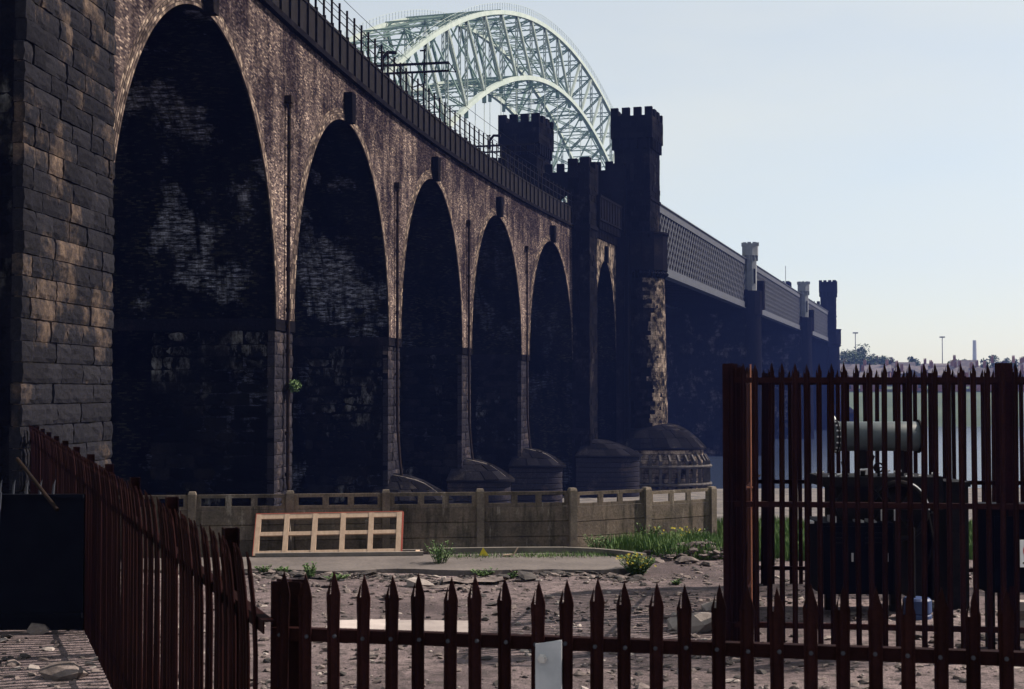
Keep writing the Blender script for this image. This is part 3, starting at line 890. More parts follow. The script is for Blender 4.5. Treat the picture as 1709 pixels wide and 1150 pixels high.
def gateway(xf, mirror, label, near):
    root = empty('castellated_gateway', xf(-12.5, -6, -8), label, 'gateway', 'castellated gateways at the bridge ends')
    tower(root, xf, -16, -9.6, -2.45, 2.32)
    tower(root, xf, -16, -9.6, -15.9, -10.95)
    # portal between the towers, with an arched opening for the trains
    mb = MB()
    N = 20; oc = -6.7; hw = 3.6
    cols = [(-10.9, 20)] + [(oc - hw - .001, 20)] + [(oc - hw * math.cos(math.pi * i / N), 23.2 + 3.4 * math.sin(math.pi * i / N)) for i in range(N + 1)] + [(oc + hw + .001, 20), (-2.5, 20)]
    vs = []
    for o, zq in cols:
        vs += [xf(-14.5, o, zq), xf(-14.5, o, 28.6), xf(-12.5, o, zq), xf(-12.5, o, 28.6)]
    fs = []
    for i in range(len(cols) - 1):
        a = 4 * i; b_ = 4 * i + 4
        fs += [(a, b_, b_ + 1, a + 1), (a + 2, a + 3, b_ + 3, b_ + 2), (a, a + 2, b_ + 2, b_), (a + 1, b_ + 1, b_ + 3, a + 3)]
    mb.add(vs, fs)
    for i in range(6):
        o = -10.7 + i * 1.45
        mb.box((-14.5, o, 28.6), (-14.0, o + .85, 29.6), xf)
    mb.build('portal_wall', M['castle'], root)
    # great pier below
    mb = MB()
    mb.box((-17, -17.5, -9.5), (-9.0, -.2, 20.6), xf)
    mb.build('pier', M['castle'], root)
    c = xf(-13, .35, 0); ang = math.atan2(BN.y, BN.x)
    mb = MB()
    mb.lathe([(3.0, -1.2), (2.65, 17.4)], (c.x, c.y), 40, ang - math.pi * .62, ang + math.pi * .62)
    mb.build('cutwater', M['castle'], root)
    if near:
        mb = MB(); mb_dark = MB()
        z = -.9; k = 0
        while z < 16.5:
            ch = random.uniform(.42, .55)
            r = 3.0 - .35 * (z + 1.2) / 18.6
            nb = 15
            a = ang - math.pi * .6 + (k % 2) * .11
            while a < ang + math.pi * .6:
                da = random.uniform(.17, .34)
                pr = random.uniform(.02, .075)
                q = [(r - .05, a + .008), (r + pr, a + .008), (r + pr, a + da - .008), (r - .05, a + da - .008)]
                vs = [(c.x + rr * math.cos(aa), c.y + rr * math.sin(aa), zz_) for zz_ in (z + .012, z + ch - .012) for rr, aa in q]
                sunward = math.degrees(a + da / 2) + 90 > 17 + random.gauss(0, 7)      # sunlit flank pale, shaded side dark: sunlight put into the stone colour
                (mb if sunward else mb_dark).add(vs, [(0, 1, 2, 3), (7, 6, 5, 4), (1, 5, 6, 2), (0, 4, 5, 1), (2, 6, 7, 3)])
                a += da
            z += ch; k += 1
        o = mb.build('cutwater_stone', M['castle_pale'], root); tag(o, 'pale stones of the round pier nose, coloured as its sunlit flank', kind='stuff')
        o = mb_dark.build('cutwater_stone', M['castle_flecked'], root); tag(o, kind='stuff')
    # turret collar round the pier head
    mb = MB()
    poly = []
    for k in range(9):
        a = ang - math.pi * .55 + math.pi * 1.1 * k / 8
        poly.append((c.x + 3.15 * math.cos(a), c.y + 3.15 * math.sin(a)))
    mb.prism(poly, 16.9, 21.0)
    mb.prism([(c.x + (p[0] - c.x) * 1.05, c.y + (p[1] - c.y) * 1.05) for p in poly], 21.0, 21.25)
    for i in range(8):
        p = Vector(poly[i]); q = Vector(poly[i + 1])
        for k in range(3):
            m_ = p.lerp(q, (k + .5) / 3); d = (m_ - Vector((c.x, c.y))).normalized()
            b0 = m_ - d * .55
            mb.bar((b0.x, b0.y, 16.2), (m_.x - d.x * .04, m_.y - d.y * .04, 16.7), .28, .5)
    mb.build('collar', M['castle'], root)
    # domed base and drum
    mb = MB(); sgn = 1
    prof = [(7.0, -10.5), (7.0, -3.4), (7.45, -3.35), (7.45, -3.15)] + [(7.4 - 4.6 * q / 10, -3.12 + 2.7 * (1 - (1 - q / 10) ** 2)) for q in range(0, 11)]
    mb.cutwater(prof, (c.x, c.y), BN, .62)
    mb.build('pier_base', M['dome'], root)
    if near:
        mb = MB(); mb.cap_stones([(7.4 - 4.6 * q, -3.12 + 2.7 * (1 - (1 - q) ** 2)) for q in (0, .22, .46, .72)], (c.x, c.y), BN, .62, .24)
        o = mb.build('cap_stone', M['cap_stone'], root); tag(o, kind='stuff')
        mb = MB()
        for k in range(9):
            z0 = -8.1 + k * .53
            mb.cutwater([(7.04, z0 + .02), (7.1, z0 + .06), (7.1, z0 + .46), (7.04, z0 + .5)], (c.x, c.y), BN, .62)
        o = mb.build('base_course', M['castle_pale'], root); tag(o, kind='stuff')
    return root, c, ang
gate, gc, gang = gateway(B, 1, 'dark castellated gateway with two square battlemented towers at the viaduct end', True)
# stone wall with its own arch between viaduct and towers
def castle_wall():
    root = gate
    a = (-27.35, -17.25); c = sum(a) / 2; h = (a[1] - a[0]) / 2; wo = -1.6
    N = 36
    col = [(-28.0, SPR)] + [(a[0] - .001, SPR)] + [(c - h * math.cos(math.pi * i / N), SPR + 10.9 * math.sin(math.pi * i / N)) for i in range(N + 1)] + [(a[1] + .001, SPR), (-16.0, SPR)]
    mb = MB(); vs = []; uv = []
    for s, zb in col:
        for zq in (zb, 21.3):
            vs.append(B(s, wo, zq)); uv.append((s, zq))
    mb.add(vs, [(2 * i, 2 * i + 2, 2 * i + 3, 2 * i + 1) for i in range(len(col) - 1)], uv)
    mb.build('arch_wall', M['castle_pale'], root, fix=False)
    mb = MB(); vs = []; uv = []
    prof = [(a[0], -9)] + col[2:-2] + [(a[1], -9)]
    l = 0
    for i, (s, zq) in enumerate(prof):
        if i: l += math.hypot(s - prof[i - 1][0], zq - prof[i - 1][1])
        for o in (wo, wo - 5, wo - 10):
            vs.append(B(s, o, zq)); uv.append((-o, l + 200))
    mb.add(vs, [(3 * i + k, 3 * i + k + 1, 3 * i + 4 + k, 3 * i + 3 + k) for i in range(len(prof) - 1) for k in (0, 1)], uv)
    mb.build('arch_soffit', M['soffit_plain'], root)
    mb = MB()
    mb.box((-28.2, -12, -9), (a[0], wo + .02, SPR), B); mb.box((a[1], -12, -9), (-16.5, wo + .02, SPR), B)
    mb.build('jamb', M['castle'], root)
    mb = MB(); mb.box((c - .3, wo - .1, 17.2), (c + .3, wo + .35, 19.0), B); mb.build('keystone', M['castle'], root)
    # corbel table and parapet
    mb = MB()
    for k in range(15):
        s = -27.3 + k * .72
        mb.box((s, wo - .05, 19.5), (s + .34, wo + .3, 20.4), B); mb.box((s, wo - .05, 20.4), (s + .34, wo + .62, 21.3), B)
    o = mb.build('corbel_table', M['castle'], root); tag(o, kind='stuff')
    mb = MB(); mb.box((-27.6, wo + .1, 21.3), (-16.2, wo + .72, 23.7), B); mb.box((-27.6, wo + .05, 23.7), (-16.2, wo + .8, 23.95), B)
    for k in range(9):
        s = -27.2 + k * 1.3
        mb.box((s, wo + .7, 21.5), (s + .18, wo + .8, 23.7), B)
    mb.build('parapet', M['castle'], root)
    # buttress against the tower
    mb = MB(); mb.box((-17.2, -2.6, -9), (-15.9, -.7, 28.9), B); mb.build('buttress', M['castle'], root)
    mb = MB(); z = -3
    while z < 28.5:
        mb.box((-17.23, -.95, z + .02), (-15.95, -.7 + random.uniform(.02, .09), z + .56), B); z += .6
    o = mb.build('buttress_stone', M['castle'], root); tag(o, kind='stuff')
    # slender front turret
    mb = MB(); mb.box((-30.6, -3.6, -9), (-27.4, -1.3, 26.6), B)
    merlons(mb, B, -30.6, -27.4, -3.6, -1.3, 26.6, 27.4, 2, .5)
    mb.box((-30.75, -3.75, 20.1), (-27.25, -1.15, 20.5), B)
    mb.build('turret', M['castle'], root)
    mb = MB(); facing(mb, B, -30.6, -27.4, -3.6, -1.3, -3, 20.0); facing(mb, B, -30.6, -27.4, -3.6, -1.3, 20.6, 26.5)
    o = mb.build('turret_stone', M['castle_flecked'], root); tag(o, kind='stuff')
    mb = MB(); mb.box((-30.6, -12.6, 20), (-28.2, -10.2, 27), B); merlons(mb, B, -30.6, -28.2, -12.6, -10.2, 27, 27.9, 2, .5)
    mb.build('rear_turret', M['castle'], root)
    # cross wall behind the front turret, stepped battlements
    mb = MB(); mb.box((-25.6, -4.2, 20), (-24.2, -1.9, 27.6), B); mb.box((-25.4, -3.6, 27.6), (-24.4, -2.6, 28.4), B)
    mb.build('stepped_turret', M['castle'], root)
    # domed base of the turret pier
    c0 = B(-28.6, -1.6, 0); ang = gang
    mb = MB()
    prof = [(4.95, -10), (4.95, -3.6), (5.35, -3.55), (5.35, -3.42)] + [(5.3 * (1 - q / 10), -3.4 + 1.65 * (1 - (1 - q / 10) ** 2)) for q in range(0, 10)] + [(.01, -1.75)]
    mb.cutwater(prof, (c0.x, c0.y), BN, .6)
    mb.build('turret_base', M['dome'], root)
    mb = MB(); mb.cap_stones([(5.3 * (1 - q), -3.4 + 1.65 * (1 - (1 - q) ** 2)) for q in (0, .22, .46, .72)], (c0.x, c0.y), BN, .6, .3)
    o = mb.build('cap_stone', M['cap_stone'], root); tag(o, kind='stuff')
    mb = MB()
    for k in range(9):
        z0 = -8.1 + k * .5
        mb.cutwater([(4.98, z0 + .02), (5.05, z0 + .06), (5.05, z0 + .44), (4.98, z0 + .48)], (c0.x, c0.y), BN, .6)
    o = mb.build('base_course', M['pier_stone'], root); tag(o, kind='stuff')
castle_wall()
# timber fender round the great pier
fen = empty('timber_fender', (gc.x, gc.y, -9), 'weathered timber fender posts ringing the domed base of the great pier', 'fender')
pts = []
for k in range(21):
    a_ = -1.6 + 3.0 * k / 20
    q_ = Vector((gc.x, gc.y)) + BN * (7.7 * math.cos(a_)) + BD * (7.7 * .66 * math.sin(a_)); pts.append((q_.x, q_.y))
for k, (x, y) in enumerate(pts):
    mb = MB(); mb.bar((x, y, -9.5), (x, y, -4.6), .34); mb.bar((x, y, -4.6), (gc.x + (x - gc.x) * .945, gc.y + (y - gc.y) * .945, -3.9), .26); mb.build('post', M['timber_fender'], fen)
for zq in (-5.2, -7.2):
    mb = MB(); mb.tube([(gc.x + (x - gc.x) * 1.03, gc.y + (y - gc.y) * 1.03, zq) for x, y in pts], .2, 6); mb.build('rail', M['timber_fender'], fen)

def B2(s, o, z):
    return B(263 - 12.8 - (s + 12.8), o, z)
gateway(B2, -1, 'hazy far castellated gateway tower at the other end of the lattice bridge', False)

# ================================================================== LATTICE GIRDER BRIDGE
lat = empty('lattice_girder_bridge', B(77, -6, -8), 'long grey lattice girder railway bridge crossing the river on stone piers', 'bridge')
ZB, ZT = 17.75, 26.25
SPANS = [(-9.0, 76.0), (78.0, 169.2), (171.2, 255.0)]
for (s0, s1) in SPANS:
    for o0, o1, nm in ((-.55, 0.0, 'lattice'), (-12.0, -11.45, 'rear_lattice')):
        mb = MB()
        mb.box((s0, o0 - .12, ZB), (s1, o1 + .12, ZB + 1.0), B); mb.box((s0, o0 - .3, ZB - .1), (s1, o1 + .3, ZB - .003), B)
        mb.build('bottom_chord', M['lattice'], lat)
        mb = MB()
        mb.box((s0, o0 - .12, ZT - .95), (s1, o1 + .12, ZT), B); mb.box((s0, o0 - .3, ZT + .003), (s1, o1 + .3, ZT + .12), B)
        mb.build('top_chord', M['lattice'], lat)
        mb = MB()
        p = 1.75; zb, zt = ZB + 1.0, ZT - .95; H = zt - zb
        outer = nm == 'lattice'
        layers = ((o1 - .10, o1, 1), (o1 - .22, o1 - .12, -1)) if outer else ((o0, o1, 1), (o0 + .02, o1 - .02, -1))
        for oa, ob, sg in layers:
            s = s0 - H
            while s < s1:
                a0, a1 = (s, s + H) if sg > 0 else (s + H, s)
                # clip to the span
                q0, q1 = (a0, zb), (a1, zt)
                def clip(q0, q1):
                    out = []
                    for (sa, za), (sb, zb_) in ((q0, q1), (q1, q0)):
                        k = 0.0
                        if sa < s0: k = (s0 - sa) / (sb - sa)
                        if sa > s1: k = (s1 - sa) / (sb - sa)
                        if k >= 1: return None
                        out.append((sa + (sb - sa) * k, za + (zb_ - za) * k))
                    return out
                cc = clip(q0, q1)
                if cc:
                    (sa, za), (sb, zc) = cc
                    hw = .19
                    vs = []
                    for (ss_, z_) in ((sa, za), (sb, zc)):
                        for o in (oa, ob):
                            for sgn in (-1, 1):
                                vs.append(B(ss_ + sgn * hw, o, z_))
                    mb.add(vs, [(0, 4, 5, 1), (2, 3, 7, 6), (0, 2, 6, 4), (1, 5, 7, 3)])
                s += p
        o = mb.build(nm, M['lattice'], lat); tag(o, kind='stuff')
        if outer:
            mb = MB(); s = s0 + .2
            while s < s1 - .6:
                mb.box((s, o0, zb), (s + .46, o0 + .1, zt), B); s += .62
            o = mb.build('added_shade_backing', M['iron'], lat); tag(o, kind='stuff')  # near-black slats added behind the lattice so its openings look shaded
    mb = MB(); mb.box((s0, -11.4, ZB + .3), (s1, -.6, ZB + .8), B)
    mb.build('deck', M['iron'], lat)
    mb = MB(); s = s0 + 1
    while s < s1:
        mb.box((s, -11.4, ZB - .06), (s + .35, -.6, ZB + .29), B); mb.box((s, -11.4, ZT - .7), (s + .3, -.6, ZT - .3), B)
        s += 3.2
    o = mb.build('cross_beam', M['iron'], lat); tag(o, kind='stuff')
for sp in (77.0, 170.2):
    mb = MB()
    mb.box((sp - 2.6, -20, -10), (sp + 2.6, .4, ZB - .12), B)
    c = B(sp, .3, 0); ang = math.atan2(BN.y, BN.x)
    mb.lathe([(2.7, -10), (2.2, ZB - 1.2)], (c.x, c.y), 28, ang - math.pi / 2, ang + math.pi / 2)
    mb.prism([(c.x + 2.5 * math.cos(ang - 1.9 + 3.8 * k / 8), c.y + 2.5 * math.sin(ang - 1.9 + 3.8 * k / 8)) for k in range(9)], ZB - 1.2, 20.7)
    mb.box((sp - 2.2, -.5, ZB - 1.3), (sp + 2.2, .5, 20.9), B)
    mb.box((sp - .97, -19, ZB - .2), (sp + .97, -.62, ZB + 1.3), B)
    mb.build('pier', M['castle'], lat)
    mb = MB(); z = -9.0
    while z < ZB - 1.4:
        ol = -19.9
        while ol < .2:
            wd = random.uniform(.9, 1.8); k = random.uniform(.02, .12)
            mb.box((sp - 2.6 - k, ol + .02, z + .02), (sp - 2.5, min(ol + wd, .38) - .02, z + .62), B); ol += wd
        z += .66
    o = mb.build('pier_stone', M['bridge_pier'], lat); tag(o, kind='stuff')
    mb = MB(); mb.box((sp + .9, 1.6, ZB - .2), (sp + 2.9, 2.9, 22.6), B); mb.build('pier_buttress', M['castle'], lat)
    # pale turret
    c = B(sp - .2, .75, 0)
    mb = MB()
    oc = lambda r, z: [(c.x + r * math.cos(ang + math.pi / 8 + math.pi / 4 * k), c.y + r * math.sin(ang + math.pi / 8 + math.pi / 4 * k), z) for k in range(8)]
    mb.prism([p[:2] for p in oc(1.15, 0)], 20.7, 26.9)
    mb.prism([p[:2] for p in oc(1.45, 0)], 26.9, 28.6)
    for k in range(8):
        a = ang + math.pi / 4 * k
        x, y = c.x + 1.2 * math.cos(a), c.y + 1.2 * math.sin(a)
        mb.bar((x, y, 28.6), (x, y, 29.25), .62, .3)
        x, y = c.x + 1.22 * math.cos(a), c.y + 1.22 * math.sin(a)
        mb.bar((x, y, 26.0), (x, y, 26.95), .24, .3)
    mb.build('turret', M['turret'], lat)
    mb = MB(); x, y = c.x + 1.08 * math.cos(ang - .7), c.y + 1.08 * math.sin(ang - .7)
    mb.bar((x, y, 22.0), (x, y, 24.6), .25, .2); mb.build('turret_slit', M['black'], lat)
mb = MB(); mb.tube([B(166, -3, ZT), B(166, -3, ZT + 6.5)], .07, 5); mb.build('aerial', M['mast'], lat)

# ================================================================== STEEL ARCH ROAD BRIDGE
arch = empty('steel_arch_bridge', (-88.5 + .31 * 320 - 8, 320, -8), 'pale green steel arch road bridge rising behind the viaduct', 'bridge')
def J(Y, o, z):
    return Vector((-88.5 + .31 * Y + o * .9552, Y - o * .2961, z))
def ztop(Y): return 83.2 - .0032 * (Y - 319) ** 2
def zbot(Y): return 71.3 - .0043 * (Y - 320) ** 2
NODES = [198.5 + 10 * i for i in range(25)]
AW = 16.0
for o, west in ((0.0, True), (-AW, False)):
    for fn, nm, hh in ((ztop, 'top_chord', .85), (zbot, 'bottom_chord', .95)):
        mb = MB()
        pts = [J(NODES[0] + (NODES[-1] - NODES[0]) * i / 96, o, fn(NODES[0] + (NODES[-1] - NODES[0]) * i / 96)) for i in range(97)]
        vs = []
        nrm = Vector((.9552, -.2961, 0)) * .42
        for p in pts:
            vs += [p - nrm - Vector((0, 0, hh / 2)), p + nrm - Vector((0, 0, hh / 2)), p + nrm + Vector((0, 0, hh / 2)), p - nrm + Vector((0, 0, hh / 2))]
        fs = []
        for i in range(96):
            for k in range(4):
                fs.append((4 * i + k, 4 * i + 4 + k, 4 * i + 4 + (k + 1) % 4, 4 * i + (k + 1) % 4))
        mb.add(vs, fs)
        mb.build(nm, M['arch'], arch)
    for i, Y in enumerate(NODES):
        mb = MB(); mb.bar(J(Y, o - .22, ztop(Y)), J(Y, o - .22, zbot(Y)), .2, .75); mb.bar(J(Y, o + .22, ztop(Y)), J(Y, o + .22, zbot(Y)), .2, .75)
        H = ztop(Y) - zbot(Y)
        for k in range(int(H / 1.4)):
            z0 = zbot(Y) + 1 + k * 1.4
            if z0 + 1.4 < ztop(Y): mb.bar(J(Y, o - .2, z0), J(Y, o + .2, z0 + 1.2), .1)
        mb.build('vertical', M['arch'], arch)
        if i + 1 < len(NODES):
            Y2 = NODES[i + 1]
            a, b_ = ((Y, ztop), (Y2, zbot)) if Y < 319 else ((Y, zbot), (Y2, ztop))
            p, q = J(a[0], o, a[1](a[0])), J(b_[0], o, b_[1](b_[0]))
            d = Vector((.2961, .9552, 0)) * .28
            mb = MB(); mb.bar(p - d, q - d, .5, .2); mb.bar(p + d, q + d, .5, .2)
            L = (q - p).length; n = int(L / 1.6)
            for k in range(n):
                mb.bar(p.lerp(q, k / n) - d, p.lerp(q, (k + 1) / n) + d, .1)
            mb.build('diagonal', M['arch'] if west else M['arch_green'], arch)
        # hangers and their brackets
        if zbot(Y) > 18:
            mb = MB(); mb.tube([J(Y, o, zbot(Y)), J(Y, o, 15)], .07, 5)
            hg = mb.build('hanger', M['arch'], arch)
            mb = MB(); mb.box((-.4, -.5, -1.9), (.4, .5, -.6), lambda a, b2, c2: J(Y, o, zbot(Y)) + Vector((a, b2, c2))); mb.build('hanger_socket', M['arch_green'], hg)
def ltruss(p, q, h, mat, nm):
    """a light lattice strut between two points"""
    mb = MB(); u = Vector((0, 0, h / 2))
    mb.bar(p + u, q + u, .22); mb.bar(p - u, q - u, .22)
    n = 8
    for k in range(n):
        a = p.lerp(q, k / n); b_ = p.lerp(q, (k + 1) / n); s = 1 if k % 2 else -1
        mb.bar(a + u * s, b_ - u * s, .1)
    return mb.build(nm, mat, arch)
for i, Y in enumerate(NODES):
    for fn in (ztop, zbot):
        ltruss(J(Y, 0, fn(Y)), J(Y, -AW, fn(Y)), 1.0, M['arch_green'], 'cross_strut')
        if i + 1 < len(NODES):
            Y2 = NODES[i + 1]; ym = (Y + Y2) / 2
            mid = J(Y2, -AW / 2, fn(Y2))
            for o in (0, -AW):
                ltruss(J(Y, o, fn(Y)), mid, .5, M['arch_green'], 'wind_brace')
    H = ztop(Y) - zbot(Y)
    mb = MB()
    mb.bar(J(Y, 0, zbot(Y)), J(Y, -AW / 2, ztop(Y)), .3); mb.bar(J(Y, -AW, zbot(Y)), J(Y, -AW / 2, ztop(Y)), .3)
    mb.build('sway_brace', M['arch_green'], arch)
for o in (0.45, -AW - .45):
    mb = MB()
    pr = None
    for i in range(161):
        Y = NODES[0] + (NODES[-1] - NODES[0]) * i / 160
        p = J(Y, o, ztop(Y) + .5); q = p + Vector((0, 0, 1.35))
        mb.bar(p, q, .07)
        if pr: mb.bar(pr, q, .05); mb.bar(pr - Vector((0, 0, .6)), q - Vector((0, 0, .6)), .04)
        pr = q
    r_ = mb.build('walkway_railing', M['arch'], arch); tag(r_, kind='stuff')
mb = MB()
vs = [J(150, 3, 14), J(150, -AW - 3, 14), J(520, -AW - 3, 14), J(520, 3, 14)]
vs += [p + Vector((0, 0, 1.2)) for p in vs]
mb.add(vs, [(0, 1, 2, 3), (7, 6, 5, 4), (0, 4, 5, 1), (1, 5, 6, 2), (2, 6, 7, 3), (3, 7, 4, 0)])
mb.build('road_deck', M['arch_green'], arch)
mb = MB(); 
for Y in (205, 438):
    for o in (0, -AW):
        mb.bar(J(Y, o, -10), J(Y, o, max(zbot(Y), 6) + 1), 5, 6)
mb.build('springing_pier', M['pale_stone'], arch)

# ================================================================== PALISADE FENCES
def pale_mesh(name, H, mat, bend=0.0, w=.068):
    """W-section pale with a split triple-pointed head"""
    # profile across the pale: x, depth
    pr = [(-.5, .0), (-.30, .009), (-.17, .0), (.04, .0), (.30, .009), (.5, .0)]
    prof = [(x * w, y) for x, y in pr]
    th = .0045
    topz = [H - .105, H - .05, H - .052, H, H - .062, H - .105]
    topx = [-.47, -.25, -.15, .05, .30, .50]
    zs = [0.0, H * .5, H - .55, H - .40, H - .25, H - .125]
    def off(z):
        if not bend: return 0.0
        k = max(0.0, (z - (H - .62)) / .62)
        return bend * k * k
    vs = []; fs = []
    nz = len(zs) + 1
    for side in (0, 1):
        for j in range(nz):
            for i, (x, y) in enumerate(prof):
                z = zs[j] if j < len(zs) else topz[i]
                xx = x * (1.0 if j != len(zs) - 1 else 1.12)
                if j == len(zs): xx = topx[i] * w
                vs.append((xx, y + (th if side else -th) + off(z), z))
    n = len(prof); S = nz * n
    for side in (0, 1):
        for j in range(nz - 1):
            for i in range(n - 1):
                if j == nz - 2 and i == 1: continue          # slit beside the point
                q = (side * S + j * n + i, side * S + j * n + i + 1, side * S + (j + 1) * n + i + 1, side * S + (j + 1) * n + i)
                fs.append(q if side == 0 else tuple(reversed(q)))
    for j in range(nz - 1):
        for i in (0, n - 1):
            fs.append((j * n + i, (j + 1) * n + i, S + (j + 1) * n + i, S + j * n + i))
    for i in range(n - 1):
        if i == 1: continue
        a = (nz - 1) * n + i; fs.append((a, a + 1, S + a + 1, S + a))
    me = bpy.data.meshes.new(name)
    me.from_pydata(vs, [], fs); me.materials.append(mat); me.update()
    return me

def palisade(name, label, p0, p1, H, pitch, mat, rails, bend=0.0, post_step=2.75, post_w=.10, ground=0.0, rail_side=1, post_top=None, skip=(), first_post=True):
    """fence run from plan point p0 to p1; pales on the side to the right of p0->p1, posts behind"""
    p0 = Vector((p0[0], p0[1])); p1 = Vector((p1[0], p1[1]))
    L = (p1 - p0).length; d = (p1 - p0).normalized(); nrm = Vector((d.y, -d.x))      # right-hand side of travel
    root = empty(name, (p0.x, p0.y, ground), label, 'fence', 'maroon steel palisade fences')
    me = pale_mesh('pale', H, mat, bend)
    ang = math.atan2(d.y, d.x)
    n = int(L / pitch)
    for k in range(n + 1):
        if k in skip: continue
        q = p0 + d * (k * pitch) + nrm * .03
        o = piece('pale', me, root, (q.x + random.uniform(-.003, .003), q.y, ground + random.uniform(-.012, .012)), ang + random.uniform(-.012, .012))
        kk = 2.2 if random.random() < .12 else 1.0
        o.rotation_euler = (random.uniform(-.004, .004) * kk, random.uniform(-.006, .006) * kk, o.rotation_euler[2])
    for z in rails:
        mb = MB()
        a = p0 - d * .05; b_ = p1 + d * .05
        def X(l, w_, zz_): 
            q = a + d * l - nrm * w_ * 1.0
            return (q.x, q.y, ground + z + zz_)
        LL = (b_ - a).length
        mb.box((0, -.022, -.034), (LL, -.014, .034), X)
        mb.box((0, -.014, .027), (LL, .04, .0335), X)
        mb.build('rail', mat, root)
    l = 0.0 if first_post else post_step
    while l <= L + .01:
        q = p0 + d * l - nrm * .10
        mb = MB()
        ht = post_top or (H - .12)
        def P(a, b2, c2): 
            r_ = q + d * a + nrm * b2
            return (r_.x, r_.y, ground + c2)
        mb.box((-post_w / 2, .03, -.05), (post_w / 2, .038, ht), P)
        mb.box((-post_w / 2, -.06, -.05), (post_w / 2, -.052, ht), P)
        mb.box((-.004, -.052, -.05), (.004, .03, ht), P)
        mb.build('post', mat, root)
        l += post_step
    return root

# foreground fence, crossing the bottom of the picture
fA, fB = (-1.237, 7.68), (2.62, 6.93)
fore = palisade('palisade_fence', 'low foreground maroon palisade fence crossing the bottom of the picture', fA, fB, 2.235, .1545, M['fence'], (.35, 1.90), post_step=9, post_w=.17, post_top=2.17)
# fence running away to the viaduct on the left
palisade('palisade_fence', 'maroon palisade fence with curved pale tops running back to the viaduct on the left', (-14.3, 41.8), (-1.315, 7.63), 2.34, .155, M['fence_dark'], (.35, 1.95), bend=-.05, post_step=2.9, post_w=.12, post_top=2.31)
# tall compound fence
tA, tB, tC, tD = (2.76, 18.0), (6.95, 17.45), (9.6, 23.2), (4.1, 23.7)
palisade('palisade_fence', 'tall maroon palisade fence on the front of the compound at right', tA, tB, 3.56, .157, M['fence'], (.27, 1.78, 3.34), post_step=3.36, post_w=.19, post_top=3.55)
palisade('palisade_fence', 'tall maroon palisade fence along the back of the compound', tC, tD, 3.56, .156, M['fence_dark'], (.27, 1.70, 3.34), post_step=2.7, post_w=.14, post_top=3.5)
palisade('palisade_fence', 'short tall palisade return at the left end of the compound', tD, tA, 3.56, .155, M['fence'], (.27, 1.78, 3.34), post_step=2.9, post_w=.12, post_top=3.5)
mb = MB(); mb.tube([(0, 0, 0), (0, -.008, 0)], .011, 8); mb.tube([(0, -.008, 0), (0, -.014, 0)], .006, 6)
bolt0 = mb.build('bolt', M['lattice'], fore); bolt_me = bolt0.data
d = (Vector(fB) - Vector(fA)).normalized(); nr = Vector((d.y, -d.x)); k = 0
while k * .1545 < (Vector(fB) - Vector(fA)).length:
    q = Vector(fA) + d * (k * .1545) + nr * .036
    if k == 0: put(bolt0, fore, (q.x, q.y, 1.90)); bolt0.rotation_euler = (0, 0, math.atan2(d.y, d.x))
    else: piece('bolt', bolt_me, fore, (q.x, q.y, 1.90 + random.uniform(-.006, .006)), math.atan2(d.y, d.x))
    k += 1
# galvanised plate bolted to the foreground fence
pl = empty('galvanised_plate', (.19, 7.3, 1.5), 'bare grey metal plate bolted on the foreground fence', 'plate')
d = (Vector((fB[0], fB[1])) - Vector((fA[0], fA[1]))).normalized(); nr = Vector((d.y, -d.x))
c = Vector(fA) + d * 1.466 + nr * .072
def PX(a, b_, z): 
    q = c + d * a + nr * b_
    return (q.x, q.y, z)
mb = MB(); mb.prism([(-.068, 0), (.068, 0), (.068, .012), (-.068, .012)], 1.35, 1.918, lambda a, b_, z: PX(a, b_, z + (.012 * (a / .068) if z > 1.8 else 0)))
mb.build('plate', M['steel'], pl)
mb = MB()
q = Vector(PX(-.03, .012, 1.835)); e = Vector((nr.x, nr.y, 0))
mb.tube([q, q + e * .012], .026, 6); mb.tube([q + e * .012, q + e * .03], .016, 10)
mb.build('bolt', M['bright'], pl)

# ================================================================== CONCRETE PANEL FENCE
cf = empty('concrete_panel_fence', (-2, 28, 0), 'weathered concrete panel fence with a pierced top row behind the yard', 'fence')
nodes = []
pL = Vector((-6.14, 27.4)); pR = Vector((1.205, 28.5)); dd = (pR - pL) / 4
nodes = [pL - dd * 2, pL - dd, pL, pL + dd, pL + dd * 2, pL + dd * 3, pR, Vector((2.78, 29.5)), Vector((4.28, 30.6))]
gz = [0, 0, 0, 0, 0, 0, 0, -.05, -.11]
post_me = None
for i, q in enumerate(nodes):
    a = nodes[min(i + 1, len(nodes) - 1)] - nodes[max(i - 1, 0)]
    ang = math.atan2(a.y, a.x)
    if post_me is None:
        mb = MB()
        mb.box((-.075, -.085, -.3), (.075, .085, 1.22))
        mb.prism([(-.075, -.085), (.075, -.085), (.075, .085), (-.075, .085)], 1.221, 1.25, lambda x, y, z: (x * (.8 if z > 1.23 else 1), y * (.8 if z > 1.23 else 1), z + (.02 if z > 1.23 else 0)))
        o = mb.build('post', M['post_concrete'], cf); post_me = o.data
        put(o, cf, (q.x, q.y, gz[i])); o.rotation_euler = (0, 0, ang)
    else:
        piece('post', post_me, cf, (q.x, q.y, gz[i]), ang)
mb = MB()
pf = [(-.022, .016), (-.022, .2992), (.022, .2992), (.022, .0008), (-.006, .0008)]
mb.add([(x, y, z) for x in (-.5, .5) for y, z in pf], [(4, 3, 2, 1, 0), (5, 6, 7, 8, 9)] + [(i, (i + 1) % 5, 5 + (i + 1) % 5, 5 + i) for i in range(5)])
pm = mb.build('panel', M['concrete'], cf); panel_me = pm.data
first = True
mb = MB()
for z0, z1 in ((.006, .072), (.232, .298)):
    mb.box((-.5, -.022, z0), (.5, .022, z1))
for x0, x1 in ((-.5, -.44), (-.175, -.105), (.105, .175), (.44, .5)):
    mb.box((x0, -.0215, .072), (x1, .0215, .232))
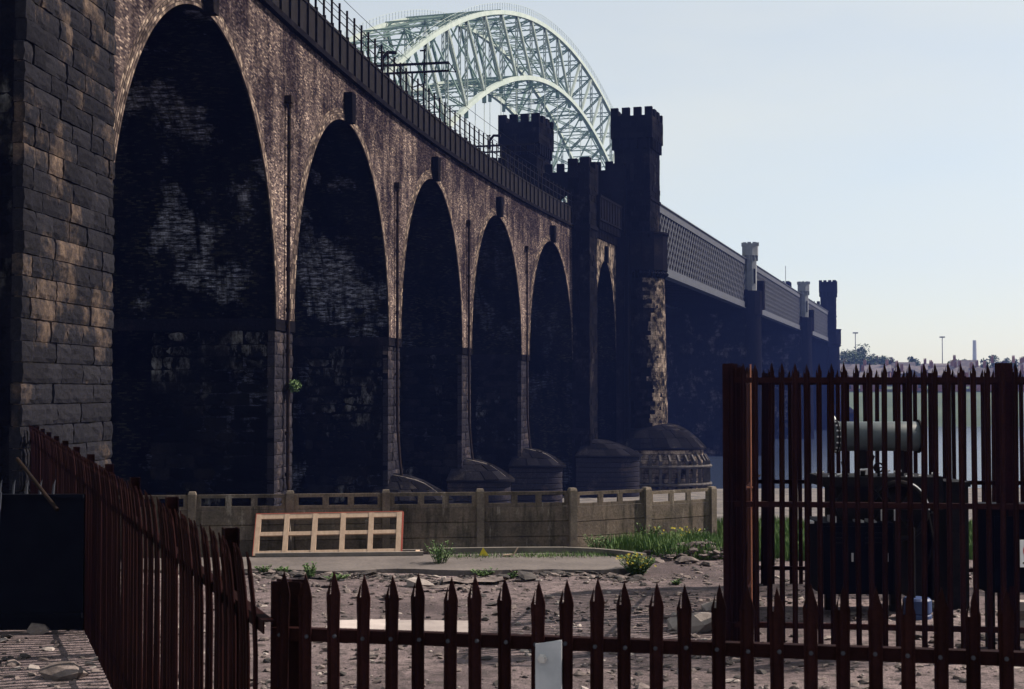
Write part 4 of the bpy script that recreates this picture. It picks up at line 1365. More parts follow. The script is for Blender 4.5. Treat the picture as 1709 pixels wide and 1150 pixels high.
pierced = mb.build('pierced_panel', M['concrete'], cf); pierced_me = pierced.data
firstp = True
for i in range(len(nodes) - 1):
    a, b_ = nodes[i], nodes[i + 1]; q = (a + b_) / 2; L = (b_ - a).length - .12; ang = math.atan2((b_ - a).y, (b_ - a).x)
    zg = (gz[i] + gz[i + 1]) / 2
    for k in range(-1, 3):
        off = random.uniform(-.0015, .0015)
        loc = (q.x, q.y + off, zg + k * .3 + .01)
        if first: put(pm, cf, loc); o = pm; first = False
        else: o = piece('panel', panel_me, cf, loc)
        o.rotation_euler = (0, 0, ang); o.scale = (L, 1, 1)
    loc = (q.x, q.y, zg + .91)
    if firstp: put(pierced, cf, loc); o = pierced; firstp = False
    else: o = piece('pierced_panel', pierced_me, cf, loc)
    o.rotation_euler = (0, 0, ang); o.scale = (L, 1, 1)

# ================================================================== TIMBER FRAMES
def timber_frame(root, xf, Lx, Lz, cols, w=.095, d=.06):
    for z, nm in ((0, 'bottom_rail'), (Lz - w, 'top_rail'), (Lz * .48, 'middle_rail')):
        mb = MB(); mb.box((0, .002, z), (Lx, d - .002, z + (w if nm != 'middle_rail' else .075)), xf)
        mb.build(nm, M['wood'], root)
    for k in range(cols + 1):
        x = (Lx - w) * k / cols
        mb = MB(); mb.box((x, -.004, .003), (x + w, d + .004, Lz - .003), xf)
        mb.build('upright', M['wood'], root)
p0 = at(424, 934, 26.9); p1 = at(669, 929, 27.12)
ex = (p1 - p0); Lx = ex.length; ex.normalize()
lean = R(27)
up = Vector((0, math.sin(lean), math.cos(lean)))
ey = ex.cross(up).normalized() * -1
if ey.y < 0: ey = -ey
p0.z = .10
tf = empty('leaning_timber_rack', p0, 'raw timber frame of ten openings leaning by the concrete fence', 'frame')
TX = lambda a, b_, c_: p0 + ex * a + ey * b_ + up * c_
timber_frame(tf, TX, Lx, .84, 5)
mb = MB(); mb.box((-.012, -.004, .842), (Lx + .012, .075, .856), TX); mb.box((-.014, -.006, 0), (-.002, .075, .842), TX); mb.box((Lx + .002, -.002, 0), (Lx + .035, .085, .842), TX)
mb.build('primed_edge', M['wood_red'], tf)
mb = MB(); mb.bar(TX(.6, .06, .7), TX(.6, .06, .7) + Vector((0, .33, -.62)), .06); mb.bar(TX(2.1, .06, .7), TX(2.1, .06, .7) + Vector((0, .33, -.62)), .06)
mb.build('prop', M['wood_old'], tf)
q0 = at(432, 918, 27.35); q0.z = .14
f2 = empty('flat_timber_rack', q0, 'weathered timber frame lying flat behind the leaning frame', 'frame')
ex2 = Vector((.995, .09, 0)).normalized(); ey2 = Vector((0, 0, 1)); up2 = Vector((-.09, .995, 0))
TX2 = lambda a, b_, c_: q0 + ex2 * a + ey2 * (b_ - .05) + up2 * (c_ - .55)
for c_ in (.0, .34):
    mb = MB(); mb.box((0, 0, c_), (3.15, .07, c_ + .09), TX2); mb.build('long_rail', M['wood_old'], f2)
for k in range(9):
    mb = MB(); mb.box((.05 + k * .37, .003, .092), (.13 + k * .37, .067, .338), TX2); mb.build('cross_piece', M['wood'] if k > 5 else M['wood_old'], f2)

# ================================================================== YARD DEBRIS
def rock(mb, c, r, seed, flat=.6):
    """an irregular lump"""
    import bmesh
    rnd = random.Random(seed)
    t = (1 + 5 ** .5) / 2
    V = [(-1, t, 0), (1, t, 0), (-1, -t, 0), (1, -t, 0), (0, -1, t), (0, 1, t), (0, -1, -t), (0, 1, -t), (t, 0, -1), (t, 0, 1), (-t, 0, -1), (-t, 0, 1)]
    Fc = [(0, 11, 5), (0, 5, 1), (0, 1, 7), (0, 7, 10), (0, 10, 11), (1, 5, 9), (5, 11, 4), (11, 10, 2), (10, 7, 6), (7, 1, 8), (3, 9, 4), (3, 4, 2), (3, 2, 6), (3, 6, 8), (3, 8, 9), (4, 9, 5), (2, 4, 11), (6, 2, 10), (8, 6, 7), (9, 8, 1)]
    sx, sy, sz = rnd.uniform(.6, 1.3), rnd.uniform(.6, 1.3), rnd.uniform(.4, 1.0) * flat
    a = rnd.uniform(0, 6.28); ca, sa = math.cos(a), math.sin(a)
    tl = rnd.uniform(-.35, .35)
    vs = []
    for x, y, z in V:
        k = r / 1.9 * rnd.uniform(.65, 1.25)
        x, y, z = x * sx * k, y * sy * k, z * sz * k
        z += x * tl
        vs.append((c[0] + x * ca - y * sa, c[1] + x * sa + y * ca, c[2] + z))
    mb.add(vs, Fc)
def on_path(x, y):
    return -7 < x < 3 and y > 25.0 + .25
mb = MB(); mb2 = MB(); mb3 = MB()
k = 0
while k < 5200:
    y = 13.0 + 13.5 * random.random() ** 1.15; x = random.uniform(-.45 * y, .45 * y)
    if x < -8.5 or x > 9: continue
    dens = mnoise.noise(Vector((x * .55, y * .8, 9)))
    if dens < random.uniform(-.55, .55): continue
    if on_path(x, y): continue
    r = .018 + .07 * random.random() ** 3
    tgt = mb if random.random() < .62 else (mb3 if random.random() < .6 else mb2)
    rock(tgt, (x, y, ground_z(x, y) + r * .15), r, k); k += 1
# band of cinders and slate along the path edge
for k in range(900):
    x = random.uniform(-5.2, 2.2); y = 24.5 + random.gauss(0, .28) + .3 * math.sin(x * 1.3)
    if on_path(x, y) and random.random() < .7: continue
    r = .025 + .09 * random.random() ** 2.5
    rock(mb3 if random.random() < .62 else mb, (x, y, ground_z(x, y) + r * .2), r, 9000 + k, .4)
for nm, m_, mat in (('rubble', mb, M['rubble']), ('pale_rubble', mb2, M['pale_stone']), ('cinder_rubble', mb3, M['dark_rubble'])):
    o = m_.build(nm, mat, fix=False)
    tag(o, {'rubble': 'brown brick and stone rubble strewn over the yard', 'pale_rubble': 'small pale stones scattered over the yard dirt', 'cinder_rubble': 'dark cinders and slate lying along the path edge'}[nm], 'rubble', kind='stuff')
# bigger stones one can pick out
BIG = [(1120, 944, 27.6, .17, 'pale_stone', 'pale angular stone beside the yellow-flowered weed'), (1145, 952, 26.6, .22, 'rubble', 'flat brown stone at the foot of the rubble heap'),
       (1178, 956, 26.2, .16, 'rubble', 'rounded stone on the rubble heap nearest the tall fence'), (1190, 934, 28.0, .2, 'pale_stone', 'pale stone on top of the rubble heap by the tall fence'),
       (1160, 935, 27.6, .18, 'dark_rubble', 'dark stone lodged in the rubble heap'), (1140, 930, 27.9, .16, 'rubble', 'brown stone at the back of the rubble heap'),
       (1165, 1055, 19.2, .42, 'pale_stone', 'large grey concrete lump behind the foreground fence at right'), (1190, 1016, 21.0, .2, 'pale_stone', 'pale flat slab beside the corner post of the tall fence'),
       (700, 972, 23.6, .24, 'pale_stone', 'pale crumpled slab of debris near the path edge'), (655, 1000, 22.0, .15, 'rubble', 'brown lump of rubble left of the centre of the yard'),
       (112, 1122, 16.0, .24, 'rubble', 'boulder at the foot of the left fence'), (70, 1050, 19.0, .25, 'rubble', 'dim stone before the dark steel gate'),
       (880, 968, 24.1, .3, 'dark_rubble', 'flat black slab lying at the path edge'), (840, 966, 24.3, .22, 'dark_rubble', 'small black heap of slate at the path edge')]
for i, (px, py, Y, r, mt, lab) in enumerate(BIG):
    p = at(px, py, Y); mb = MB()
    gzv = ground_z(p.x, p.y)
    rock(mb, (p.x, p.y, gzv + r * .22), r, 500 + i, .62 if mt != 'dark_rubble' else .3)
    o = mb.build('stone', M[mt], fix=False); tag(o, lab, 'stone')
# heap of small stuff by the compound
mb = MB()
for k in range(260):
    u = random.gauss(0, .55); v_ = random.gauss(0, .45)
    x, y = 3.75 + u, 27.4 + v_
    h = .35 * math.exp(-(u * u + v_ * v_) * 1.6)
    rock(mb, (x, y, ground_z(x, y) + h * random.random()), .04 + .1 * random.random() ** 2, 7000 + k)
o = mb.build('rubble_heap', M['rubble'], fix=False); tag(o, 'low heap of broken stone in the grass left of the compound', 'rubble', kind='stuff')
# corrugated sheet and plain board
p = at(722, 1053, 19.0)
cs = MB(); n = 60
vs = []
for i in range(n + 1):
    yy = -.55 + 1.1 * i / n; zz_ = .018 * math.sin(i / n * 2 * math.pi * 12)
    vs += [(p.x - .62, p.y + yy, .055 + zz_ + .02), (p.x + .62, p.y + yy, .06 + zz_)]
fs = [(2 * i, 2 * i + 1, 2 * i + 3, 2 * i + 2) for i in range(n)]
cs.add(vs + [(x, y, z - .004) for x, y, z in vs], fs + [tuple(2 * n + 2 + q for q in reversed(f)) for f in fs])
o = cs.build('corrugated_sheet', M['sheet'], fix=False); tag(o, 'pale corrugated sheet lying flat on the yard behind the foreground fence', 'sheet')
p = at(600, 1052, 19.1)
mb = MB(); mb.box((-.42, -.5, .05), (.48, .5, .075), lambda a, b_, c_: (p.x + a + .06 * b_, p.y + b_, c_ + .02 * a))
o = mb.build('board', M['sheet']); tag(o, 'plain pale board lying beside the corrugated sheet', 'board')
# torn red-brown sheets of paper or lino
for i, (px, py, Y, w_, lab) in enumerate(((790, 975, 24.0, .5, 'reddish torn sheet lying flat in the yard centre'), (740, 985, 23.0, .35, 'small reddish torn sheet left of the larger one'))):
    p = at(px, py, Y); mb = MB(); vs = []; nn_ = 8
    for a in range(nn_):
        for b_ in range(nn_):
            u = (a / 7 - .5) * 2 * w_; v_ = (b_ / 7 - .5) * w_
            vs.append((p.x + u + .05 * mnoise.noise(Vector((b_, a, i))), p.y + v_ + .06 * mnoise.noise(Vector((a * .7, b_, i + 3))), ground_z(p.x + u, p.y + v_) + .06 + .05 * mnoise.noise(Vector((a * .5, b_ * .5, i)))))
    mb.add(vs, [(a * 8 + b_, a * 8 + b_ + 1, a * 8 + b_ + 9, a * 8 + b_ + 8) for a in range(7) for b_ in range(7)])
    o = mb.build('torn_sheet', M['rubble'], fix=False); tag(o, lab, 'sheet')
# litter by the kerb
p = at(808, 929, 26.95); mb = MB(); mb.add([(p.x - .09, p.y, .1), (p.x + .09, p.y - .02, .1), (p.x + .02, p.y + .06, .12), (p.x - .02, p.y + .03, .26)], [(0, 1, 3), (1, 2, 3), (2, 0, 3), (0, 2, 1)])
o = mb.build('paper_scrap', M['yellow']); tag(o, 'crumpled yellow paper scrap against the kerb', 'litter')
p = at(852, 930, 26.9); mb = MB(); mb.bar((p.x - .13, p.y, .11), (p.x + .06, p.y + .02, .12), .05, .03); mb.bar((p.x + .06, p.y + .02, .12), (p.x + .14, p.y + .03, .26), .04, .02)
o = mb.build('wood_scrap', M['wood']); tag(o, 'bent pale wood scrap lying by the kerb', 'litter')

# ================================================================== PLANTS IN THE YARD
def weed(px, py, Y, h, n, lab, flowers=0, spread=.22, nm='weed'):
    p = at(px, py, Y); gzv = max(ground_z(p.x, p.y), .07 if on_path(p.x, p.y) else -9)
    root = empty(nm, (p.x, p.y, gzv), lab, 'plant', 'weeds in the yard')
    ms = MB(); ml = MB(); mf = MB()
    tips = []
    for k in range(n):
        a = random.uniform(0, 6.28); s = spread * random.random() ** .6
        hh = h * random.uniform(.55, 1.0)
        b0 = Vector((p.x + math.cos(a) * s * .3, p.y + math.sin(a) * s * .3, gzv - .02)); t_ = Vector((p.x + math.cos(a) * s, p.y + math.sin(a) * s, gzv + hh))
        ms.tube([b0, b0.lerp(t_, .5) + Vector((0, 0, .02)), t_], .005, 4)
        for j in range(9):
            q = b0.lerp(t_, random.uniform(.15, 1.0))
            da = random.uniform(0, 6.28); dl = random.uniform(.03, .075)
            e = Vector((math.cos(da), math.sin(da), random.uniform(-.1, .9))).normalized() * dl
            sd = e.cross(Vector((0, 0, 1))).normalized() * dl * .32
            ml.add([q, q + e * .5 + sd, q + e, q + e * .5 - sd], [(0, 1, 2, 3)])
        tips.append(t_)
    ms.build('stem', M['leaf'], root); ml.build('foliage', M['leaf'], root, fix=False)
    for k in range(flowers):
        t_ = random.choice(tips) + Vector((random.uniform(-.06, .06), random.uniform(-.06, .06), random.uniform(-.06, .04)))
        for j in range(5):
            a = j * 1.2566; e = Vector((math.cos(a), math.sin(a) * .6 - .3, math.sin(a) * .8)) * .024
            e2 = Vector((math.cos(a + .7), math.sin(a + .7) * .6 - .3, math.sin(a + .7) * .8)) * .02
            mf.add([t_, t_ + e, t_ + e2], [(0, 1, 2)])
    if flowers: tag(mf.build('flower', M['yellow'], root, fix=False), kind='stuff')
weed(1062, 958, 25.2, .36, 120, 'bushy weed covered with small yellow flowers', 48, .34, 'flowering_weed')
weed(735, 942, 26.0, .42, 34, 'tall leafy weed right of the timber frames', 0, .3)
weed(520, 965, 24.4, .26, 26, 'leafy green weed on the path edge below the timber frame', 0, .16)
weed(478, 955, 25.0, .1, 16, 'low weed on the path left of the leafy one', 0, .2)
weed(565, 970, 24.1, .1, 18, 'low weed among the cinders below the timber frame', 0, .25)
weed(808, 958, 24.9, .13, 20, 'low weed on the path edge at the yard centre', 0, .25)
weed(855, 965, 24.4, .12, 14, 'small bright weed beside the black slate', 0, .1)
weed(995, 912, 28.0, .34, 36, 'dark leafy weed at the foot of the bright fence post', 0, .3)
weed(1080, 900, 29.4, .45, 40, 'tall weed against the sunlit concrete panels', 0, .4)
weed(1135, 905, 29.6, .42, 30, 'yellow-flowered weed against the last concrete panel', 34, .6, 'flowering_weed')
weed(1130, 980, 23.6, .08, 14, 'tiny weed on bare dirt near the tall fence', 0, .14)
weed(440, 958, 24.9, .12, 16, 'low weed beside the left fence end', 0, .16)
# rough grass patch
mb = MB()
for k in range(60000):
    u = random.random(); x = 1.9 + 9.5 * u; y = random.uniform(26.9, 33)
    edge = 27.9 - .9 * smoothstep(2.2, 3.2, x) + .35 * mnoise.noise(Vector((x * 1.3, 0, 0)))
    lim = 28.9 + .52 * (x - 2.0) if x < 4.4 else 33.5
    if y < edge or y > lim: continue
    if mnoise.noise(Vector((x * .9, y * .9, 4))) < -.5: continue
    gzv = ground_z(x, y)
    h = random.uniform(.12, .36) * (1 + .5 * mnoise.noise(Vector((x, y, 8)))); a = random.uniform(0, 6.28); ln = random.uniform(.02, .14)
    w_ = .011
    p = Vector((x, y, gzv - .02)); t_ = p + Vector((math.cos(a) * ln, math.sin(a) * ln, h)); sd = Vector((math.cos(a + 1.57), math.sin(a + 1.57), 0)) * w_
    md = p.lerp(t_, .55) + Vector((0, 0, .03))
    mb.add([p - sd, p + sd, md + sd * .8, md - sd * .8, t_], [(0, 1, 2, 3), (3, 2, 4)])
o = mb.build('rough_grass', M['grassblade'], fix=False); tag(o, 'rough green grass before the concrete fence at right', 'grass', kind='stuff')
mb = MB()
for k in range(2600):
    x = random.uniform(-1.4, 2.4); y = 27.0 + .1 * x + random.gauss(0, .16)
    if random.random() < .5 and x < .2: continue
    h = random.uniform(.03, .12); a = random.uniform(0, 6.28); p = Vector((x, y, .06)); t_ = p + Vector((math.cos(a) * .05, math.sin(a) * .05, h)); sd = Vector((math.cos(a + 1.57), math.sin(a + 1.57), 0)) * .008
    mb.add([p - sd, p + sd, t_], [(0, 1, 2)])
o = mb.build('kerb_grass', M['grassblade'], fix=False); tag(o, 'thin strip of grass along the foot of the kerb', 'grass', kind='stuff')

# ================================================================== PLANT IN THE COMPOUND
ps = empty('pump_set', (5.2, 20.8, 0), 'dark pumping engine with a horizontal grey-green tank behind the tall fence', 'machine')
def pat(px, py, Y=20.8): return at(px, py, Y)
a = pat(1394, 728); b_ = pat(1531, 728); r_ = .215
mb = MB(); ax = (b_ - a).normalized()
mb.tube([a - ax * .035, a, a + ax * .02, b_ - ax * .02, b_, b_ + ax * .03], [.17, .205, r_, r_, .205, .16], 32); mb.build('tank', M['tank'], ps, smooth=True)
for e in (a, b_):
    tk = MB(); tk.tube([e - ax * .012, e + ax * .012], r_ + .03, 28); tk.build('tank_flange', M['black'], ps)
mb = MB()
for e in (a,):
    for k in range(16):
        an = 2 * math.pi * k / 16; q = e + Vector((0, math.cos(an), math.sin(an))) * (r_ + .012)
        mb.tube([q - ax * .035, q + ax * .02], .014, 6)
o = mb.build('flange_bolt', M['bright'], ps); tag(o, kind='stuff')
mb = MB(); q = pat(1391, 705); mb.tube([q, q + Vector((0, 0, .06)), q + Vector((0, 0, .1))], [.035, .03, .008], 10); mb.build('tank_valve', M['white'], ps)
mb = MB(); mb.bar(pat(1437, 750), pat(1437, 800), .09, .12); mb.bar(pat(1500, 750), pat(1500, 800), .09, .12); mb.tube([pat(1448, 752), pat(1456, 762), pat(1450, 780), pat(1444, 798)], .03, 8); mb.build('tank_stand', M['black'], ps)
def wbox(mb, x0, y0, x1, y1, Y0, Y1):
    p = at(x0, y1, Y0); q = at(x1, y0, Y0)
    mb.box((p.x, Y0, p.z), (q.x, Y1, q.z))
mb = MB(); wbox(mb, 1372, 796, 1560, 812, 20.5, 21.5); wbox(mb, 1395, 812, 1535, 868, 20.6, 21.4); wbox(mb, 1545, 795, 1572, 850, 20.7, 21.2); mb.build('engine_block', M['black'], ps)
mb = MB(); wbox(mb, 1522, 862, 1562, 1000, 20.9, 21.6); wbox(mb, 1518, 856, 1566, 862, 20.85, 21.65); mb.build('battery_box', M['black'], ps)
mb = MB(); wbox(mb, 1584, 812, 1614, 1015, 21.0, 21.7); wbox(mb, 1580, 804, 1618, 812, 20.95, 21.75); mb.build('exhaust_cowl', M['black'], ps)
mb = MB(); wbox(mb, 1368, 872, 1488, 990, 20.3, 21.4); mb.build('cabinet', M['navy'], ps)
for x0, x1 in ((1372, 1427), (1430, 1485)):
    mb = MB(); wbox(mb, x0, 878, x1, 984, 20.285, 20.299); dr = mb.build('cabinet_door', M['navy'], ps)
    mb = MB(); wbox(mb, x1 - 8, 922, x1 - 5, 936, 20.26, 20.284); mb.build('door_handle', M['bright'], dr)
    for yy in (888, 896, 904):
        mb = MB(); wbox(mb, x0 + 12, yy, x1 - 14, yy + 3, 20.272, 20.284); mb.build('louvre', M['black'], dr)
for pp, rr in (((pat(1400, 866, 20.4), pat(1388, 840, 20.35), pat(1405, 818, 20.45)), .02), ((pat(1460, 868, 20.35), pat(1475, 838, 20.3), pat(1455, 815, 20.45)), .025),
               ((pat(1410, 752, 20.75), pat(1404, 772, 20.65), pat(1414, 796, 20.7)), .018), ((pat(1545, 850, 20.6), pat(1556, 905, 20.5), pat(1538, 960, 20.6)), .022)):
    mb = MB(); mb.tube(pp, rr, 7); mb.build('hose', M['black'], ps)
mb = MB()
for x0, x1, y0, y1 in ((1428, 1440, 868, 872), (1448, 1461, 867, 872), (1346, 1357, 869, 873), (1385, 1394, 861, 872)):
    wbox(mb, x0, y0, x1, y1, 20.35, 20.6)
mb.build('ledge', M['bright'], ps)
mb = MB()
for px in (1476, 1492):
    mb.tube([pat(px, 852, 20.2), pat(px, 985, 20.2)], .026, 10)
mb.tube([pat(1476, 985, 20.2), pat(1476, 1045, 20.2)], .03, 10); mb.tube([pat(1520, 880, 20.2), pat(1520, 1010, 20.2)], .04, 10)
mb.build('pipe', M['black'], ps)
mb = MB()
for px in (1470, 1492): mb.tube([pat(px, 850, 20.15), pat(px, 868, 20.15)], .02, 8)
mb.build('pipe_end', M['bright'], ps)
# flywheel with spokes
mb = MB(); c_ = pat(1497, 852, 20.45)
mb.tube([c_ + Vector((math.cos(q * math.pi / 20), 0, math.sin(q * math.pi / 20))) * .40 for q in range(41)], .045, 8, cap=False)
for k in range(3):
    an = k * math.pi / 3; e = Vector((math.cos(an), 0, math.sin(an))) * .38
    mb.bar(c_ - e, c_ + e, .04)
mb.build('flywheel', M['black'], ps)
mb = MB(); mb.tube([c_ + Vector((math.cos(R(q)), -.02 / .43, math.sin(R(q)))) * .43 for q in range(2, 72, 5)], .016, 8); mb.build('wheel_guard', M['bright'], ps)
mb = MB(); c_ = pat(1465, 780, 20.7); mb.tube([c_ + Vector((math.cos(q * math.pi / 10), 0, math.sin(q * math.pi / 10))) * .065 for q in range(21)], .014, 6, cap=False); mb.bar(c_ - Vector((.06, 0, 0)), c_ + Vector((.06, 0, 0)), .015); mb.tube([c_, c_ - Vector((0, 0, .16))], .02, 6); mb.build('hand_wheel', M['black'], ps)
mb = MB()
for px, py in ((1368, 789), (1388, 795), (1402, 792), (1432, 785), (1445, 784), (1478, 786), (1497, 787), (1517, 795), (1538, 794), (1560, 790)):
    q = pat(px, py, 20.55); mb.tube([q - Vector((.06, 0, 0)), q + Vector((.05, 0, .012))], .018, 6); mb.tube([q, q - Vector((0, 0, .07))], .022, 6)
mb.build('fitting', M['bright'], ps)
mb = MB()
for px in (1375, 1483, 1540):
    wbox(mb, px, 868 if px != 1540 else 850, px + 12, 1035, 20.9, 21.0)
mb.build('leg', M['black'], ps)
# blue drum, blocks
p = at(1527, 1035, 20.2)
mb = MB(); mb.lathe([(.0, .0), (.2, .0), (.2, .05), (.185, .07), (.2, .09), (.2, .26), (.17, .29), (0.0, .29)], (p.x, p.y), 20)
o = mb.build('blue_drum', M['blue'], smooth=False); o.location.z = ground_z(p.x, p.y); tag(o, 'short blue drum on the ground inside the compound', 'drum')
p = at(1692, 1000, 18.6)
bk = empty('block_stack', (p.x, p.y, 0), 'stack of pale concrete blocks at the right edge of the compound', 'blocks')
for k in range(4):
    mb = MB(); mb.box((p.x - .14, p.y - .1, .0 + k * .12), (p.x + .2, p.y + .1, .115 + k * .12)); mb.build('block', M['pale_stone'] if k % 2 else M['concrete'], bk)
# switch cabinet with a warning sign
p = at(1692, 920, 17.2)
sc = empty('switch_cabinet', (p.x, 17.75, 0), 'dark blue switch cabinet on a stand behind the fence at the right edge', 'cabinet')
mb = MB(); mb.box((p.x - .2, 17.62, .72), (p.x + .55, 18.0, 1.75)); mb.box((p.x - .23, 17.58, 1.75), (p.x + .58, 18.04, 1.80)); mb.build('housing', M['navy'], sc)
mb = MB(); mb.box((p.x - .12, 17.6, .8), (p.x + .5, 17.618, 1.66)); mb.build('door', M['navy'], sc)
for x in (-.15, .47):
    mb = MB(); mb.box((p.x + x, 17.7, 0), (p.x + x + .06, 17.9, .72)); mb.build('leg', M['black'], sc)
sp_ = at(1699, 900, 17.05)
sg = empty('warning_sign', (sp_.x, 17.05, sp_.z - .33), 'small white sign with a red ring at the right edge', 'sign')
mb = MB(); mb.box((sp_.x, 17.05, sp_.z - .325), (sp_.x + .3, 17.06, sp_.z)); mb.build('plate', M['white'], sg)
mb = MB(); cx_, cz_ = sp_.x + .15, sp_.z - .13
vs = []
for k in range(33):
    an = 2 * math.pi * k / 32
    for rr in (.085, .115): vs.append((cx_ + rr * math.cos(an), 17.046, cz_ + rr * math.sin(an)))
mb.add(vs, [(2 * k, 2 * k + 1, 2 * k + 3, 2 * k + 2) for k in range(32)]); mb.build('ring', M['red'], sg)
mb = MB(); mb.box((sp_.x + .03, 17.045, sp_.z - .285), (sp_.x + .27, 17.049, sp_.z - .265)); mb.build('text_line', M['black'], sg)
# added thin rod, its orange colour standing in for sunlight on an edge
q = at(1252.5, 608, 19.6); mb = MB(); mb.tube([(q.x, q.y, -.05), (q.x, q.y, q.z)], .0095, 8)
mb.bar((q.x - .06, q.y, 1.88), (q.x + .05, q.y, 1.88), .02); mb.bar((q.x, q.y, 1.6), (q.x + .03, q.y, 1.68), .02)
M['rod'] = simple('orange_sunlight', (.34, .13, .08), (.42, .18, .11), 5, .6, .1, .004)
o = mb.build('added_sunlight_rod', M['rod']); tag(o, 'added thin upright rod coloured orange as a sunlit edge, just inside the compound corner', 'rod')

# ================================================================== LEFT MARGIN
lg = empty('steel_gate', (-7.2, 18.9, 0), 'dark sheeted steel gate with spikes in the shade at the left edge', 'gate')
mb = MB(); mb.box((-9.6, 19.0, .03), (-5.70, 19.05, 1.78)); mb.build('sheet', M['navy'], lg)
mb = MB(); mb.box((-9.6, 18.95, 1.78), (-5.70, 19.06, 1.83)); mb.box((-9.6, 18.94, .2), (-5.70, 18.998, .26)); mb.build('rail', M['navy'], lg)
for k in range(20):
    mb = MB(); x = -9.5 + k * .178; mb.tube([(x, 19.02, 1.83), (x + .01, 19.02, 1.95), (x + .03, 19.02, 2.02)], [.018, .014, .003], 6); mb.build('spike', M['lattice'], lg)
for x in (-6.78, -8.6):
    mb = MB(); mb.tube([(x, 18.9, 1.86), (x - .02, 18.88, 1.3), (x - .14, 18.8, .55), (x - .2, 18.7, .1)], .022, 8); mb.build('stay', M['lattice'], lg)
o_ = MB(); o_.tube([at(30, 765, 18.6), at(98, 850, 18.0)], .024, 8)
o = o_.build('leaning_pole', M['pipe']); tag(o, 'grey pole leaning over the dark gate against the left fence', 'pole')

# ================================================================== FAR BANK TOWN
random.seed(21)
ORD = ['first', 'second', 'third', 'fourth', 'fifth', 'sixth', 'seventh', 'eighth', 'ninth', 'tenth', 'eleventh', 'twelfth', 'thirteenth', 'fourteenth', 'fifteenth', 'sixteenth']
def house(s, o, w_, dp, hw, hr, gable, lab):
    zg = fbz(s) - .4
    ang = math.atan2(BN.y, BN.x)
    base = B(s, o, zg)
    root = empty('far_house', base, lab, 'house', 'brick houses on the far bank')
    X = lambda a, b_, c_: B(s + b_, o + a, zg + c_)
    mb = MB(); mb.box((-w_ / 2, -dp / 2, 0), (w_ / 2, dp / 2, hw), X)
    mb.build('wall', M['house_brick'], root)
    mb = MB()
    e = .3
    if gable:       # gable end to the river
        vs = [X(-w_ / 2 - e, -dp / 2 - e, hw - .1), X(0, -dp / 2 - e, hw + hr), X(w_ / 2 + e, -dp / 2 - e, hw - .1), X(-w_ / 2 - e, dp / 2 + e, hw - .1), X(0, dp / 2 + e, hw + hr), X(w_ / 2 + e, dp / 2 + e, hw - .1)]
    else:
        vs = [X(-w_ / 2 - e, -dp / 2 - e, hw - .1), X(-w_ / 2 - e, 0, hw + hr), X(-w_ / 2 - e, dp / 2 + e, hw - .1), X(w_ / 2 + e, -dp / 2 - e, hw - .1), X(w_ / 2 + e, 0, hw + hr), X(w_ / 2 + e, dp / 2 + e, hw - .1)]
    mb.add(vs, [(0, 1, 2), (3, 5, 4), (0, 3, 4, 1), (1, 4, 5, 2), (0, 2, 5, 3)])
    rf = mb.build('roof', M['house_roof'], root)
    for k in ((-w_ * .42,) if random.random() < .5 else (-w_ * .42, w_ * .38)):
        mb = MB(); mb.box((k - .55, -.35, hw + hr - .9), (k + .55, .45, hw + hr + 1.5), X)
        for j in (-.3, .1, .42):
            q = X(k + j - .06, .05, hw + hr + 1.5); mb.tube([q, q + Vector((0, 0, .55))], .16, 6)
        mb.build('chimney', M['house_brick'], rf)
    for k in (-.28, .28):
        for z in (1.0, 3.6):
            mb = MB(); mb.box((k * w_ - .55, -dp / 2 - .03, z), (k * w_ + .55, -dp / 2 + .02, z + 1.3), X); mb.build('window', M['glass'], root)
for row, (s, o0, n, lab) in enumerate(((372, -30, 13, 'front'), (396, -24, 13, 'middle'), (424, -30, 14, 'back'))):
    o = o0
    for k in range(n):
        w_ = random.uniform(7.5, 11)
        house(s + random.uniform(-3, 3), o + w_ / 2, w_, random.uniform(7, 9), random.uniform(5.0, 6.0), random.uniform(2.2, 3.3), random.random() < .3,
              'slate-roofed brick house on the far bank, %s from left in the %s row' % (ORD[k], lab))
        o += w_ + random.uniform(.4, 5)
def far_tree(s, o, h, r, lab):
    zg = fbz(s) - .3; base = B(s, o, zg)
    root = empty('far_tree', base, lab, 'tree', 'trees on the far bank')
    mb = MB(); mb.tube([base, base + Vector((.2, 0, h * .35)), base + Vector((.1, .1, h * .75))], [h * .035, h * .025, h * .008], 7)
    for k in range(5):
        a = k * 1.3; b0 = base + Vector((0, 0, h * (.3 + .07 * k))); mb.tube([b0, b0 + Vector((math.cos(a) * r * .6, math.sin(a) * r * .6, h * .2))], [h * .014, h * .004], 5)
    mb.build('trunk', M['bark'], root)
    mb = MB()
    cl = [(Vector((random.gauss(0, .45) * r, random.gauss(0, .45) * r, h * random.uniform(.35, .92))), r * random.uniform(.28, .5)) for k in range(11)]
    for k in range(1300):
        c_, rr = random.choice(cl)
        d_ = Vector((random.gauss(0, 1), random.gauss(0, 1), random.gauss(0, 1))).normalized() * rr * random.random() ** .35
        p = base + c_ + Vector((d_.x, d_.y, d_.z * .8))
        a = Vector((random.gauss(0, 1), random.gauss(0, 1), random.gauss(0, 1))).normalized() * random.uniform(.25, .5); b_ = a.cross(Vector((random.gauss(0, 1), random.gauss(0, 1), random.gauss(0, 1)))).normalized() * .28
        mb.add([p - a, p + b_, p + a, p - b_], [(0, 1, 2, 3)])
    mb.build('crown', M['tree'], root, fix=False)
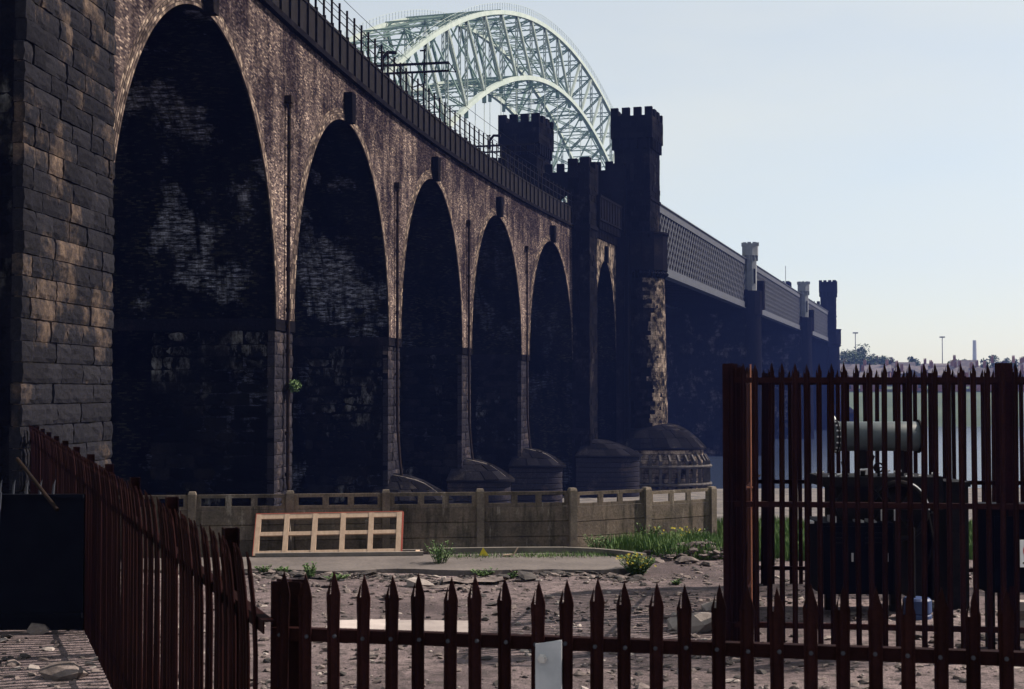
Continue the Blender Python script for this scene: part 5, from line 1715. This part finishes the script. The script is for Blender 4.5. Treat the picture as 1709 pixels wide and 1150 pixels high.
for i, (px, Y, zt, r, lab) in enumerate(((1418, 560, 583, 6, 'rounded tree just right of the far gateway tower'), (1436, 575, 578, 7, 'tallest tree on the far bank under the lamp mast'), (1452, 570, 588, 6, 'broad tree right of the tallest far tree'),
        (1470, 580, 596, 5.5, 'lower tree where the far tree clump meets the roofs'), (1404, 590, 586, 7, 'tree half hidden behind the far gateway tower'), (1530, 600, 595, 4.5, 'lone tree rising between far rooftops'),
        (1660, 600, 594, 6, 'dark tree above the rooftops toward the right edge'), (1600, 590, 600, 4, 'small tree among far rooftops below the factory chimney'), (1690, 580, 600, 5, 'tree above the rooftops at the right edge'))):
    p = at(px, zt, Y)
    rel = Vector((p.x, p.y)) - G0; s = rel.dot(BD); o = rel.dot(BN)
    far_tree(s, o, p.z - fbz(s) + .3, r, lab)
for px, py, Y, lab in ((1428, 556, 640, 'thin grey lamp mast above the far tree clump'), (1573, 563, 640, 'thin grey lamp mast above the far rooftops')):
    p = at(px, py, Y); mb = MB(); mb.tube([(p.x, p.y, 5), (p.x, p.y, p.z)], [.28, .18], 6); mb.build
    root = empty('lamp_mast', (p.x, p.y, 5), lab, 'mast', 'lamp masts on the far bank')
    mb.build('pole', M['mast'], root)
    mb = MB(); mb.box((p.x - 1.1, p.y - .5, p.z - .2), (p.x + 1.1, p.y + .5, p.z + .4)); mb.build('lamp_head', M['mast'], root)
p = at(1627, 568, 880); mb = MB(); mb.tube([(p.x, p.y, 4), (p.x, p.y, 20), (p.x, p.y, p.z)], [1.6, 1.4, 1.1], 14)
o = mb.build('factory_chimney', M['chimney']); tag(o, 'pale slender factory chimney above the far rooftops', 'chimney')

# ================================================================== HAZE
hm, nt, b = new_mat('haze')
nt.nodes.remove(b)
pv = nt.nodes.new('ShaderNodeVolumePrincipled')
pv.inputs['Color'].default_value = (.17, .28, 1.0, 1)
pv.inputs['Density'].default_value = .00017
pv.inputs['Anisotropy'].default_value = .25
nt.links.new(pv.outputs[0], nt.nodes['Material Output'].inputs['Volume'])
mb = MB(); mb.box((-520, -45, -14), (720, 960, 95))
hz = mb.build('haze', hm); tag(hz, 'thin blue summer haze over the river', kind='stuff')
